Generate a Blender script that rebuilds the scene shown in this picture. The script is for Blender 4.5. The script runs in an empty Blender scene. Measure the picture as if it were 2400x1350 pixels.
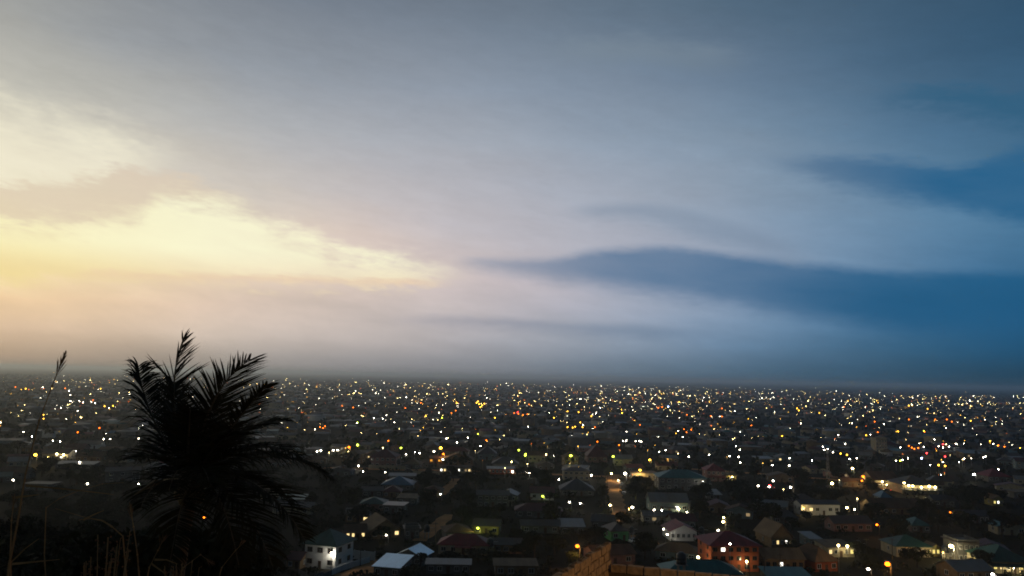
import bpy, math, random
import numpy as np
from mathutils import Vector, Matrix
R = math.radians
scene = bpy.context.scene
col = scene.collection
random.seed(7)
rng = np.random.default_rng(7)

# ------------------------------------------------------------------ camera
CAM_Z = 58.0
F = 1848.0                      # focal length in pixels of the 2400 px wide photograph
PITCH, ROLL = R(6.4), R(1.22)
fwd = Vector((0, math.cos(PITCH), math.sin(PITCH)))
up0 = Vector((0, -math.sin(PITCH), math.cos(PITCH)))
rt0 = Vector((1, 0, 0))
rt = rt0 * math.cos(ROLL) + up0 * math.sin(ROLL)
up = up0 * math.cos(ROLL) - rt0 * math.sin(ROLL)
CAM = Vector((0, 0, CAM_Z))
cd = bpy.data.cameras.new('camera')
cd.sensor_width = 36.0
cd.lens = 36.0 * F / 2400.0
cd.clip_start = 0.1
cd.clip_end = 60000
cam = bpy.data.objects.new('camera', cd)
col.objects.link(cam)
m = Matrix((rt, up, -fwd)).transposed().to_4x4()
m.translation = CAM
cam.matrix_world = m
scene.camera = cam

def ray(px, py):
    return fwd + rt * ((px - 1200) / F) - up * ((py - 675) / F)

def pix(p):
    d = Vector(p) - CAM
    w = d.dot(fwd)
    return 1200 + F * d.dot(rt) / w, 675 - F * d.dot(up) / w

def azel(px, py):
    d = ray(px, py).normalized()
    return math.degrees(math.atan2(d.x, d.y)), math.degrees(math.asin(d.z))

# ------------------------------------------------------------------ render settings
scene.render.engine = 'CYCLES'
cy = scene.cycles
cy.use_denoising = True
cy.denoiser = 'OPENIMAGEDENOISE'
cy.max_bounces = 4
cy.diffuse_bounces = 2
cy.glossy_bounces = 2
cy.transmission_bounces = 2
cy.transparent_max_bounces = 6
cy.volume_bounces = 2
cy.sample_clamp_indirect = 1.0
cy.filter_width = 1.8
vs = scene.view_settings
vs.view_transform = 'Standard'
vs.look = 'None'
vs.exposure = 0.0
vs.gamma = 1.0
vs.use_curve_mapping = False

# ------------------------------------------------------------------ sky
def s2l(c):
    c = c / 255.0
    return c / 12.92 if c <= 0.04045 else ((c + 0.055) / 1.055) ** 2.4

def lin(rgb, a=1.0):
    return (s2l(rgb[0]), s2l(rgb[1]), s2l(rgb[2]), a)

# colours of the dusk sky, by direction (given as photograph positions, turned into azimuth and elevation)
SKY = [
 (0,40,(166,166,161)),(300,40,(143,148,154)),(700,40,(122,131,143)),(1200,40,(111,124,139)),(1700,40,(86,108,128)),(2350,40,(50,82,108)),
 (0,200,(192,190,180)),(300,200,(169,171,171)),(700,200,(151,158,167)),(1200,200,(138,149,164)),(1700,200,(108,128,150)),(2350,200,(60,95,124)),
 (0,330,(226,220,200)),(300,330,(208,203,190)),(700,330,(178,179,182)),(1200,330,(158,166,178)),(1700,330,(126,147,168)),(2350,330,(66,108,140)),
 (0,450,(226,214,186)),(350,450,(217,207,190)),(700,450,(199,192,188)),(1200,450,(174,175,184)),(1700,450,(140,157,176)),(2350,450,(80,122,154)),
 (0,560,(246,236,184)),(400,560,(238,226,192)),(800,540,(218,201,190)),(1200,560,(186,182,188)),(1700,560,(146,160,180)),(2350,570,(72,120,156)),
 (0,665,(238,206,160)),(400,670,(234,206,176)),(800,680,(224,204,192)),(1200,680,(197,187,191)),(1700,680,(150,162,182)),(2350,680,(54,106,146)),
 (0,740,(219,192,162)),(500,740,(214,196,182)),(900,740,(202,191,188)),(1300,750,(172,174,186)),(1700,760,(122,147,174)),(2350,770,(28,92,134)),
 (0,810,(198,176,150)),(500,810,(196,182,167)),(900,810,(184,177,176)),(1300,820,(152,162,176)),(1700,830,(100,130,158)),(2350,830,(24,80,114)),
 (0,856,(116,112,106)),(500,862,(128,126,123)),(900,867,(126,129,134)),(1300,873,(102,116,130)),(1700,882,(64,92,112)),(2350,893,(26,60,80)),
]
PTS = [(*azel(x, y), np.array([s2l(v) for v in c])) for x, y, c in SKY]
# the same dusk carried on round the horizon and overhead, away from the afterglow in the west
for az, el, c in [(-50,3,(190,150,110)),(-50,9,(232,205,140)),(-50,18,(196,188,166)),(-70,3,(150,128,110)),(-75,10,(172,156,130)),(-75,22,(140,142,140)),
                  (-100,5,(70,86,100)),(-110,20,(72,92,108)),(-50,36,(104,110,112)),(0,40,(62,76,88)),(40,40,(38,60,80)),(50,5,(28,62,86)),(50,20,(40,78,106)),
                  (80,5,(22,50,72)),(80,25,(30,60,84)),(180,5,(20,36,52)),(180,30,(24,42,58)),(-180,5,(20,36,52)),(-180,30,(24,42,58)),(-140,10,(34,56,74)),(130,10,(22,46,66)),
                  (0,60,(42,56,68)),(0,80,(34,48,60)),(90,65,(26,44,60)),(-90,60,(44,58,68)),(180,65,(24,40,56)),(-180,65,(24,40,56)),
                  (-30,-3,(80,79,78)),(0,-3,(80,86,92)),(30,-3,(28,50,64)),(90,-6,(22,44,60)),(-90,-6,(60,66,70)),(180,-6,(22,40,56)),(-180,-6,(22,40,56))]:
    PTS.append((az, el, np.array([s2l(v) for v in c])))
PA = np.array([[p[0], p[1]] for p in PTS]); PC = np.array([p[2] for p in PTS])
def rk(d):
    return np.sqrt(d * d + 0.6)
_S = np.stack([PA[:, 0] / 2.2, PA[:, 1]], 1)
_K = rk(np.linalg.norm(_S[:, None] - _S[None], axis=2))
_G = np.sqrt(PC)
_W = np.linalg.solve(_K + 1e-3 * np.eye(len(_S)), _G - _G.mean(0))
def sky_at(az, el):
    k = rk(np.linalg.norm(_S - np.array([az / 2.2, el]), axis=1))
    return np.clip(_G.mean(0) + k @ _W, 0.06, 1.0) ** 2

w = bpy.data.worlds.new('World')
scene.world = w
w.use_nodes = True
nt = w.node_tree
nt.nodes.clear()
L = nt.links
def N(t, **k):
    n = nt.nodes.new(t)
    for a, b in k.items():
        setattr(n, a, b)
    return n
def put(sock, v):
    if isinstance(v, bpy.types.NodeSocket):
        L.new(v, sock)
    else:
        sock.default_value = v
def M(op, a, b=None, c=None, clamp=False):
    n = N('ShaderNodeMath', operation=op, use_clamp=clamp)
    put(n.inputs[0], a)
    if b is not None: put(n.inputs[1], b)
    if c is not None: put(n.inputs[2], c)
    return n.outputs[0]
def smooth(v, a, b):
    n = N('ShaderNodeMapRange', interpolation_type='SMOOTHSTEP', clamp=True)
    put(n.inputs[0], v); n.inputs[1].default_value = a; n.inputs[2].default_value = b
    return n.outputs[0]
def line(v, a, b):
    n = N('ShaderNodeMapRange', clamp=True)
    put(n.inputs[0], v); n.inputs[1].default_value = a; n.inputs[2].default_value = b
    return n.outputs[0]
def mix(f, a, b):
    n = N('ShaderNodeMix', data_type='RGBA')
    put(n.inputs[0], f); put(n.inputs[6], a); put(n.inputs[7], b)
    return n.outputs[2]
def curve(v, pts):
    n = N('ShaderNodeFloatCurve')
    put(n.inputs['Value'], v)
    c = n.mapping.curves[0]
    pts = sorted(pts)
    c.points[0].location = pts[0]; c.points[1].location = pts[-1]
    for p in pts[1:-1]:
        c.points.new(*p)
    for p in c.points:
        p.handle_type = 'AUTO_CLAMPED'
    n.mapping.update()
    return n.outputs[0]
tc = N('ShaderNodeTexCoord').outputs['Generated']
sx = N('ShaderNodeSeparateXYZ'); L.new(tc, sx.inputs[0])
DEG = 180 / math.pi
AZ0 = M('MULTIPLY', M('ARCTAN2', sx.outputs[0], sx.outputs[1]), DEG)
EL0 = M('MULTIPLY', M('ARCSINE', sx.outputs[2]), DEG)
def noise(scale, sa, se, detail=5.0, rough=0.55, off=0.0, tilt=0.0):
    cb = N('ShaderNodeCombineXYZ')
    put(cb.inputs[0], M('MULTIPLY', AZ0, sa)); put(cb.inputs[1], M('MULTIPLY_ADD', AZ0, tilt * se, M('MULTIPLY', EL0, se))); cb.inputs[2].default_value = off
    n = N('ShaderNodeTexNoise', noise_dimensions='3D')
    L.new(cb.outputs[0], n.inputs['Vector'])
    n.inputs['Scale'].default_value = scale; n.inputs['Detail'].default_value = detail; n.inputs['Roughness'].default_value = rough
    return n.outputs['Fac']
n_big = noise(1.0, 0.05, 0.16, 4.0, 0.5, 1.3, 0.18)
n_mid = noise(1.0, 0.11, 0.50, 5.0, 0.55, 7.1, 0.12)
n_fine = noise(1.0, 0.42, 1.35, 5.0, 0.62, 3.7, 0.10)
n_det = noise(1.0, 1.1, 3.6, 6.0, 0.62, 5.2, 0.08)
AZ = M('MULTIPLY_ADD', M('SUBTRACT', n_big, 0.5), 8.0, AZ0)
EL = M('ADD', M('MULTIPLY_ADD', M('SUBTRACT', n_big, 0.5), 3.4, EL0), M('MULTIPLY', M('SUBTRACT', n_mid, 0.5), 1.6))
EL = M('MULTIPLY_ADD', M('SUBTRACT', EL, EL0), smooth(EL0, 1.0, 5.0), EL0)
T01 = line(AZ, -180, 180)
ROWS = [-8, -1, 1, 2.5, 4.5, 7, 10, 13, 17, 21, 26, 36, 55, 90]
AZS = [-180, -140, -105, -80, -62, -50, -40, -33, -28, -23, -18, -13, -8, -3, 2, 7, 12, 17, 22, 27, 33, 40, 55, 85, 130, 180]
cur = None
for k, e in enumerate(ROWS):
    r = N('ShaderNodeValToRGB')
    L.new(T01, r.inputs[0])
    r.color_ramp.interpolation = 'B_SPLINE'
    els = r.color_ramp.elements
    while len(els) < len(AZS):
        els.new(0.5)
    for j, a in enumerate(AZS):
        els[j].position = (a + 180) / 360
        c = sky_at(a, e)
        els[j].color = (*c, 1)
    cur = r.outputs[0] if cur is None else mix(line(EL, ROWS[k - 1], e), cur, r.outputs[0])
# streaks of thinner and thicker cloud
bright = M('MULTIPLY_ADD', M('SUBTRACT', n_mid, 0.5), 0.20, M('MULTIPLY_ADD', M('SUBTRACT', n_big, 0.5), 0.30, M('MULTIPLY_ADD', M('SUBTRACT', n_fine, 0.5), 0.15, M('MULTIPLY_ADD', M('SUBTRACT', n_det, 0.5), 0.07, 1.0))))
vm = N('ShaderNodeVectorMath', operation='SCALE'); L.new(cur, vm.inputs[0]); L.new(bright, vm.inputs['Scale'])
cur = vm.outputs[0]

A0, A1, E0, E1 = -46.0, 46.0, -6.0, 34.0
AX = line(AZ0, A0, A1)
def edge(pts, amp):
    P = []
    for x, y in pts:
        a, e = azel(x, y)
        P.append((min(max((a - A0) / (A1 - A0), 0), 1), (e - E0) / (E1 - E0)))
    e = M('MULTIPLY_ADD', curve(AX, P), E1 - E0, E0)
    e = M('ADD', e, M('MULTIPLY', M('SUBTRACT', n_mid, 0.5), amp))
    e = M('ADD', e, M('MULTIPLY', M('SUBTRACT', n_det, 0.5), amp * 0.7))
    return M('ADD', e, M('MULTIPLY', M('SUBTRACT', n_fine, 0.5), amp * 1.2))
def cloud(upper, lower, su, sl, colr, alpha, amp=0.8, ends=None, tex=0.35):
    """a bank of cloud between two edges, softened by su and sl degrees"""
    global cur
    u, l = edge(upper, amp), edge(lower, amp)
    f = M('MULTIPLY', smooth(M('SUBTRACT', u, EL0), -su, su), smooth(M('SUBTRACT', EL0, l), -sl, sl))
    if ends:
        a, b, c, d = [azel(x, 600)[0] if x is not None else None for x in ends]
        if a is not None: f = M('MULTIPLY', f, smooth(AZ0, a, b))
        if c is not None: f = M('MULTIPLY', f, M('SUBTRACT', 1.0, smooth(AZ0, c, d)))
    f = M('MULTIPLY', f, M('MULTIPLY_ADD', M('SUBTRACT', n_mid, 0.5), tex * 2, alpha), clamp=True)
    cur = mix(f, cur, colr)
def hramp(x0, c0, x1, c1):
    a0, a1 = azel(x0, 600)[0], azel(x1, 600)[0]
    return mix(smooth(AZ0, a0, a1), lin(c0), lin(c1))
# pale cream gaps high on the left
cloud([(-300,230),(0,250),(200,290),(330,350),(460,385)], [(-300,430),(0,425),(150,420),(300,400),(460,388)], 2.2, .55, lin((246,240,214)), .6, 2.6, (None,None,250,480), .5)
# peach grey bank below them
cloud([(-300,425),(0,425),(200,410),(360,400),(520,440),(700,500)], [(-300,520),(0,520),(180,530),(350,515),(400,470),(700,540)], .5, .4, lin((220,202,178)), .62, 1.8, (None,None,420,640), .3)
# the bright opening of the afterglow
glow = mix(smooth(EL0, azel(300, 655)[1], azel(300, 560)[1]), hramp(-100, (240,220,154), 700, (246,228,192)), hramp(-200, (251,246,196), 600, (252,250,214)))
cloud([(-500,520),(0,523),(180,530),(330,505),(370,475),(470,470),(560,488),(650,535),(730,558),(790,592),(950,612),(1100,640),(1160,650)],
      [(-500,668),(0,664),(170,652),(400,648),(800,660),(950,668),(1100,655),(1160,652)], 1.2, .8, glow, .80, 2.2, (None,None,900,1150), .36)
# thin peach streak under it
cloud([(100,640),(200,634),(400,640),(700,646),(1000,655),(1100,664)], [(100,645),(200,648),(400,655),(700,662),(1000,672),(1100,675)], .25, .3, lin((232,200,168)), .42, .6, (110,230,950,1080))
# lens shaped blue bank over the town
cloud([(1040,606),(1090,607),(1200,608),(1300,606),(1400,590),(1550,581),(1700,598),(1900,622),(2100,640),(2400,640),(2700,640)],
      [(1040,612),(1090,618),(1200,640),(1400,670),(1550,690),(1700,712),(1900,742),(2100,766),(2400,780),(2700,790)], .5, 1.0, mix(smooth(AZ0, azel(1500,600)[0], azel(2100,600)[0]), hramp(1100, (136,147,168), 1550, (82,116,150)), lin((30,92,134))), .84, .45, (1040,1130,None,None), .22)
cloud([(1500,600),(1900,660),(2400,660),(2700,660)], [(1500,700),(1900,760),(2400,820),(2700,840)], 1.2, 1.8, lin((20,82,122)), .42, 1.0, (1700,2150,None,None), .3)
# upper blue bank
cloud([(1700,360),(1800,368),(1950,372),(2100,376),(2250,388),(2400,340),(2600,330)], [(1700,362),(1800,385),(1950,426),(2100,458),(2250,488),(2400,520),(2600,560)], .55, .8,
      hramp(1800, (92,120,148), 2250, (34,94,136)), .80, .9, (1720,1950,None,None), .4)
cloud([(2050,210),(2200,198),(2400,222),(2600,240)], [(2050,240),(2200,250),(2400,300),(2600,330)], .7, .9, lin((42,92,124)), .6, 1.6, (2000,2200,None,None), .5)
# faint low streaks
cloud([(850,742),(1100,744),(1400,760),(1700,775)], [(850,748),(1100,766),(1400,786),(1700,800)], .35, .6, hramp(900, (150,150,162), 1600, (98,124,152)), .5, .5, (850,1050,1500,1750))
cloud([(1280,498),(1500,480),(1700,520),(1900,590)], [(1280,505),(1500,515),(1700,570),(1900,618)], .5, .7, lin((118,136,158)), .42, .5, (1280,1420,1800,1930), .4)
cloud([(1250,112),(1500,90),(1750,110)], [(1250,125),(1500,140),(1750,165)], .8, 1.0, lin((128,142,152)), .35, 1.2, (1200,1400,1650,1800), .4)

skt = N('ShaderNodeTexSky', sky_type='NISHITA')
skt.sun_disc = False
SUN_AZ, SUN_EL = R(-36), R(2.0)
skt.sun_elevation = SUN_EL
skt.sun_rotation = SUN_AZ
bg1 = N('ShaderNodeBackground'); L.new(skt.outputs[0], bg1.inputs[0]); bg1.inputs[1].default_value = 0.0015
bg2 = N('ShaderNodeBackground'); L.new(cur, bg2.inputs[0]); bg2.inputs[1].default_value = 1.0
ad = N('ShaderNodeAddShader'); L.new(bg1.outputs[0], ad.inputs[0]); L.new(bg2.outputs[0], ad.inputs[1])
wo = N('ShaderNodeOutputWorld'); L.new(ad.outputs[0], wo.inputs[0])
w.cycles.sampling_method = 'MANUAL'
w.cycles.sample_map_resolution = 512

sd = bpy.data.lights.new('sun', 'SUN')
sd.energy = 0.06
sd.angle = R(15)
sd.color = (1.0, 0.8, 0.55)
sun = bpy.data.objects.new('sun', sd)
col.objects.link(sun)
sdir = Vector((math.sin(SUN_AZ) * math.cos(SUN_EL), math.cos(SUN_AZ) * math.cos(SUN_EL), math.sin(SUN_EL)))
sun.rotation_euler = sdir.to_track_quat('Z', 'Y').to_euler()
# ------------------------------------------------------------------ helpers
def tag(o, label=None, cat=None, group=None, kind=None):
    if label: o['label'] = label
    if cat: o['category'] = cat
    if group: o['group'] = group
    if kind: o['kind'] = kind
    return o

def empty(name, loc, rz=0.0):
    o = bpy.data.objects.new(name, None)
    o.empty_display_size = 0.3
    o.location = loc
    o.rotation_euler = (0, 0, rz)
    col.objects.link(o)
    return o

class MB:
    """collects faces for one mesh"""
    def __init__(self):
        self.v = []; self.f = []; self.m = []
    def add(self, vs, fs, mi=0):
        b = len(self.v)
        self.v += [tuple(p) for p in vs]
        self.f += [tuple(b + i for i in f) for f in fs]
        self.m += [mi] * len(fs)
        return self
    def box(self, x0, x1, y0, y1, z0, z1, mi=0):
        return self.add([(x0,y0,z0),(x1,y0,z0),(x1,y1,z0),(x0,y1,z0),(x0,y0,z1),(x1,y0,z1),(x1,y1,z1),(x0,y1,z1)],
                        [(0,3,2,1),(4,5,6,7),(0,1,5,4),(1,2,6,5),(2,3,7,6),(3,0,4,7)], mi)
    def tube(self, pts, rad, n=6, mi=0, cap=True):
        pts = [Vector(p) for p in pts]
        if not isinstance(rad, (list, tuple)): rad = [rad] * len(pts)
        vs, fs = [], []
        for i, p in enumerate(pts):
            d = (pts[min(i + 1, len(pts) - 1)] - pts[max(i - 1, 0)]).normalized()
            a = d.orthogonal().normalized() if abs(d.z) < .9 else Vector((1, 0, 0)).cross(d).normalized()
            b = d.cross(a)
            for k in range(n):
                t = 2 * math.pi * k / n
                vs.append(p + (a * math.cos(t) + b * math.sin(t)) * rad[i])
        for i in range(len(pts) - 1):
            for k in range(n):
                fs.append((i*n+k, i*n+(k+1) % n, (i+1)*n+(k+1) % n, (i+1)*n+k))
        if cap:
            fs.append(tuple(range(n - 1, -1, -1)))
            fs.append(tuple((len(pts) - 1) * n + k for k in range(n)))
        return self.add(vs, fs, mi)
    def ball(self, c, r, n=8, m=5, mi=0, sz=1.0):
        vs, fs = [], []
        for i in range(m + 1):
            t = math.pi * i / m
            for k in range(n):
                a = 2 * math.pi * k / n
                vs.append((c[0] + r*math.sin(t)*math.cos(a), c[1] + r*math.sin(t)*math.sin(a), c[2] + sz*r*math.cos(t)))
        for i in range(m):
            for k in range(n):
                fs.append((i*n+k, (i+1)*n+k, (i+1)*n+(k+1) % n, i*n+(k+1) % n))
        return self.add(vs, fs, mi)
    def mesh(self, name, mats, smooth=False):
        me = bpy.data.meshes.new(name)
        me.from_pydata(self.v, [], self.f)
        for mt in (mats if isinstance(mats, (list, tuple)) else [mats]):
            me.materials.append(mt)
        if any(self.m):
            me.polygons.foreach_set('material_index', self.m)
        if smooth:
            me.polygons.foreach_set('use_smooth', [True] * len(self.f))
        me.update()
        return me
    def build(self, name, mats, parent=None, loc=None, smooth=False):
        return link(name, self.mesh(name, mats, smooth), parent, loc)

def link(name, me, parent=None, loc=None, rz=0.0):
    o = bpy.data.objects.new(name, me)
    col.objects.link(o)
    if parent is not None: o.parent = parent
    if loc is not None: o.location = loc
    if rz: o.rotation_euler = (0, 0, rz)
    return o

def bulk(name, V, Q, mats, mi=None, tri=False):
    """one mesh from numpy arrays"""
    me = bpy.data.meshes.new(name)
    k = Q.shape[1]
    me.vertices.add(len(V)); me.vertices.foreach_set('co', V.astype(np.float32).ravel())
    me.loops.add(Q.size); me.loops.foreach_set('vertex_index', Q.astype(np.int32).ravel())
    me.polygons.add(len(Q)); me.polygons.foreach_set('loop_start', np.arange(0, Q.size, k, dtype=np.int32))
    for mt in mats: me.materials.append(mt)
    if mi is not None: me.polygons.foreach_set('material_index', mi.astype(np.int32))
    me.update(calc_edges=True)
    return me

MATS = {}
def mat(name, c, rough=0.8, metal=0.0, var=0.25, scale=1.5, spec=0.3, bump=0.0, c2=None, streak=False, sheen=None):
    if name in MATS: return MATS[name]
    mt = bpy.data.materials.new(name)
    mt.use_nodes = True
    t = mt.node_tree
    b = t.nodes['Principled BSDF']
    b.inputs['Roughness'].default_value = rough
    b.inputs['Metallic'].default_value = metal
    b.inputs['Specular IOR Level'].default_value = spec
    if var > 0 or c2:
        co = t.nodes.new('ShaderNodeTexCoord')
        oi = t.nodes.new('ShaderNodeObjectInfo')
        mp = t.nodes.new('ShaderNodeMapping')
        if streak: mp.inputs['Scale'].default_value = (1, 0.25, 0.2)
        n = t.nodes.new('ShaderNodeTexNoise')
        n.noise_dimensions = '4D'
        n.inputs['Scale'].default_value = scale
        n.inputs['Detail'].default_value = 5
        ml = t.nodes.new('ShaderNodeMath'); ml.operation = 'MULTIPLY'; ml.inputs[1].default_value = 40
        t.links.new(oi.outputs['Random'], ml.inputs[0]); t.links.new(ml.outputs[0], n.inputs['W'])
        t.links.new(co.outputs['Object'], mp.inputs[0]); t.links.new(mp.outputs[0], n.inputs['Vector'])
        cr = t.nodes.new('ShaderNodeValToRGB')
        cr.color_ramp.elements[0].position = 0.3; cr.color_ramp.elements[1].position = 0.7
        d = tuple(x * (1 - var) for x in c); u = tuple(min(x * (1 + var), 1) for x in c)
        cr.color_ramp.elements[0].color = (*d, 1)
        cr.color_ramp.elements[1].color = (*(c2 or u), 1)
        t.links.new(n.outputs['Fac'], cr.inputs[0]); t.links.new(cr.outputs[0], b.inputs['Base Color'])
        if bump:
            bp = t.nodes.new('ShaderNodeBump'); bp.inputs['Strength'].default_value = bump; bp.inputs['Distance'].default_value = 0.05
            t.links.new(n.outputs['Fac'], bp.inputs['Height']); t.links.new(bp.outputs[0], b.inputs['Normal'])
    else:
        b.inputs['Base Color'].default_value = (*c, 1)
    MATS[name] = mt
    return mt

def emit(name, c, strength, sampled=False):
    if name in MATS: return MATS[name]
    mt = bpy.data.materials.new(name)
    mt.use_nodes = True
    t = mt.node_tree
    t.nodes.remove(t.nodes['Principled BSDF'])
    e = t.nodes.new('ShaderNodeEmission')
    e.inputs[0].default_value = (*c, 1); e.inputs[1].default_value = strength
    t.links.new(e.outputs[0], t.nodes['Material Output'].inputs[0])
    mt.cycles.emission_sampling = 'AUTO' if sampled else 'NONE'
    MATS[name] = mt
    return mt

# ------------------------------------------------------------------ terrain
HP = [(-400,57.5),(-20,56.6),(2,56.3),(8,53.5),(20,47),(40,39),(60,33),(115,21),(180,9),(225,2),(262,0),(400,0)]
def terrain(x, y):
    z = float(np.interp(y, [p[0] for p in HP], [p[1] for p in HP]))
    if 15 < y < 200:
        s = min(max((-x - 2) / 25, 0), 1)
        z += 4.5 * s * math.sin(math.pi * (y - 15) / 185)
    if y < 200:
        z += 0.35 * math.sin(x * .31 + 1) * math.sin(y * .27) * min(max((y - 4) / 10, 0), 1)
    return z
def at(px, py, h=0.0):
    d = ray(px, py)
    if d.z < 0:
        q = CAM + d * ((h - CAM_Z) / d.z)
        if 268 < q.y < 30000: return Vector((q.x, q.y, 0))
    t = 6.0 if h == 0 else 160.0
    while t < 30000:
        p = CAM + d * t
        if p.z - terrain(p.x, p.y) <= h:
            lo, hi = t - max(0.5, t * .004), t
            for _ in range(24):
                mid = (lo + hi) / 2
                q = CAM + d * mid
                if q.z - terrain(q.x, q.y) <= h: hi = mid
                else: lo = mid
            q = CAM + d * hi
            return Vector((q.x, q.y, terrain(q.x, q.y)))
        t += max(0.5, t * .004)
    q = CAM + d * 30000
    return Vector((q.x, q.y, 0))
def mpp(p):
    return (Vector(p) - CAM).dot(fwd) / F

SOIL = mat('laterite_soil', (0.026, 0.018, 0.012), .95, 0, .4, .08, .05, c2=(0.010, 0.012, 0.007))
LEAFS = mat('hill_scrub', (0.03, 0.034, 0.018), .95, 0, .5, .5, .1)
DIRT = mat('red_dirt', (0.34, 0.165, 0.065), .95, 0, .3, .25, .1)

# ground: one sheet to the horizon, finer on the hill
xs = np.concatenate([np.linspace(-30000, -400, 14), np.linspace(-340, 340, 86), np.linspace(400, 30000, 14)])
ys = np.concatenate([np.linspace(-3000, -30, 6), np.linspace(-20, 270, 98), np.linspace(300, 1200, 16), np.linspace(1500, 30000, 12)])
V = np.array([(x, y, terrain(x, y)) for y in ys for x in xs])
nx = len(xs)
Q = np.array([(j*nx+i, j*nx+i+1, (j+1)*nx+i+1, (j+1)*nx+i) for j in range(len(ys)-1) for i in range(nx-1)])
tag(link('ground', bulk('ground', V, Q, [SOIL])), kind='structure')

# haze over the town: even air, closed box round camera and scene
hz = MB().box(-31000, 31000, -3200, 31000, -3, 84)
hm = bpy.data.materials.new('haze')
hm.use_nodes = True
t = hm.node_tree
t.nodes.remove(t.nodes['Principled BSDF'])
pv = t.nodes.new('ShaderNodeVolumePrincipled')
pv.inputs['Color'].default_value = (0.87, 0.95, 1.0, 1)
pv.inputs['Density'].default_value = HAZE = 0.00012
pv.inputs['Anisotropy'].default_value = 0.75
t.links.new(pv.outputs[0], t.nodes['Material Output'].inputs['Volume'])
tag(hz.build('haze', hm), 'pale evening haze lying over the whole town', 'haze', kind='stuff')
# ------------------------------------------------------------------ materials of the town
ROOF = {
 'grey': mat('roof_grey_zinc', (0.12, 0.12, 0.12), .55, .25, .45, .45, .4, streak=True, c2=(0.075, 0.05, 0.036)),
 'pale': mat('roof_pale_zinc', (0.24, 0.245, 0.245), .48, .35, .3, .45, .5, streak=True, c2=(0.15, 0.125, 0.10)),
 'blue': mat('roof_blue_sheet', (0.03, 0.10, 0.16), .5, .2, .25, .6, .5, streak=True),
 'ice': mat('roof_light_blue_sheet', (0.58, 0.76, 0.88), .32, .6, .10, .8, .6, streak=True),
 'red': mat('roof_red_sheet', (0.15, 0.02, 0.024), .6, .05, .3, .6, .3, streak=True),
 'maroon': mat('roof_maroon_sheet', (0.075, 0.022, 0.025), .65, .05, .3, .6, .3, streak=True),
 'green': mat('roof_dark_green_sheet', (0.012, 0.055, 0.042), .55, .1, .3, .6, .4, streak=True),
 'teal': mat('roof_teal_sheet', (0.015, 0.10, 0.095), .5, .15, .25, .6, .4, streak=True),
 'tan': mat('roof_tan_sheet', (0.13, 0.088, 0.05), .75, 0, .3, .6, .2, streak=True),
 'brown': mat('roof_rusty_brown_sheet', (0.07, 0.036, 0.022), .8, 0, .4, .6, .2, streak=True, c2=(0.10, 0.058, 0.035)),
 'dark': mat('roof_charcoal_sheet', (0.04, 0.042, 0.05), .6, .1, .3, .6, .3, streak=True),
}
WALL = {
 'white': mat('wall_white_paint', (0.62, 0.63, 0.62), .85, 0, .16, .7, .2, c2=(0.5, 0.49, 0.46)),
 'cream': mat('wall_cream_paint', (0.30, 0.26, 0.18), .85, 0, .2, .7, .2),
 'grey': mat('wall_grey_render', (0.11, 0.11, 0.105), .9, 0, .3, .7, .15),
 'tan': mat('wall_tan_paint', (0.17, 0.115, 0.065), .9, 0, .25, .7, .15),
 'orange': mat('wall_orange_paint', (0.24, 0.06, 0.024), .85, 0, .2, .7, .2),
 'pink': mat('wall_pink_paint', (0.22, 0.13, 0.115), .9, 0, .2, .7, .15),
 'mint': mat('wall_green_lit', (0.10, 0.30, 0.12), .85, 0, .2, .7, .2),  # green light falling on one end wall, put into its colour
 'bluegrey': mat('wall_blue_grey_paint', (0.11, 0.155, 0.175), .85, 0, .2, .7, .2),
 'yellow': mat('wall_yellow_lit', (0.25, 0.215, 0.075), .85, 0, .2, .7, .2),  # yellow lamplight on the lit houses, put into the wall colour
}
FRAME = mat('window_frame_paint', (0.5, 0.5, 0.48), .6, 0, .1)
DARKFRAME = mat('window_frame_brown', (0.05, 0.035, 0.025), .6, 0, .1)
GLASS = mat('dark_glass', (0.008, 0.010, 0.012), .15, 0, 0, spec=.5)
DOORW = mat('door_brown_wood', (0.06, 0.032, 0.018), .7, 0, .2)
WOOD = mat('pole_wood', (0.06, 0.045, 0.034), .9, 0, .3)
STEEL = mat('galvanised_steel', (0.22, 0.22, 0.22), .5, .6, .1)
CONC = mat('grey_concrete', (0.24, 0.23, 0.21), .9, 0, .3, .8, .15)
BARK = mat('bark', (0.035, 0.026, 0.018), .95, 0, .3, 3)
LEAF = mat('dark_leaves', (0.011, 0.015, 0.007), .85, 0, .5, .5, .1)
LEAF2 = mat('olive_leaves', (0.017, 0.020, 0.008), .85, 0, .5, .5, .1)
LIT = {
 'warm': emit('lit_window_warm', (1.0, .72, .30), 1.6), 'white': emit('lit_window_white', (1.0, .95, .82), 3.0),
 'yellow': emit('lit_window_yellow', (1.0, .80, .22), 1.3), 'orange': emit('lit_window_orange', (1.0, .42, .03), 1.2),
 'dimwarm': emit('lit_window_dim', (1.0, .70, .34), .35),
}
LAMPC = {  # colour of the light, emission strength of the lantern
 'O': ((1.0, .17, .005), 9), 'Y': ((1.0, .50, .035), 14), 'G': ((.68, .90, .05), 12), 'W': ((1.0, .90, .68), 44),
 'R': ((1.0, .03, .03), 20), 'B': ((.35, .5, 1.0), 30), 'S': ((1.0, .74, .26), 36),
}
POOL = {'O': (1.0, .50, .13), 'Y': (1.0, .68, .24), 'G': (.85, .95, .22), 'W': (1.0, .92, .76), 'R': (1.0, .12, .1), 'B': (.5, .65, 1.0), 'S': (1.0, .84, .48)}   # colour of the light they throw
LM = {k: emit('lantern_' + n, LAMPC[k][0], LAMPC[k][1]) for k, n in
      (('O', 'orange'), ('Y', 'yellow'), ('G', 'green_yellow'), ('W', 'white'), ('R', 'red'), ('B', 'blue_white'), ('S', 'warm_white'))}
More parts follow.
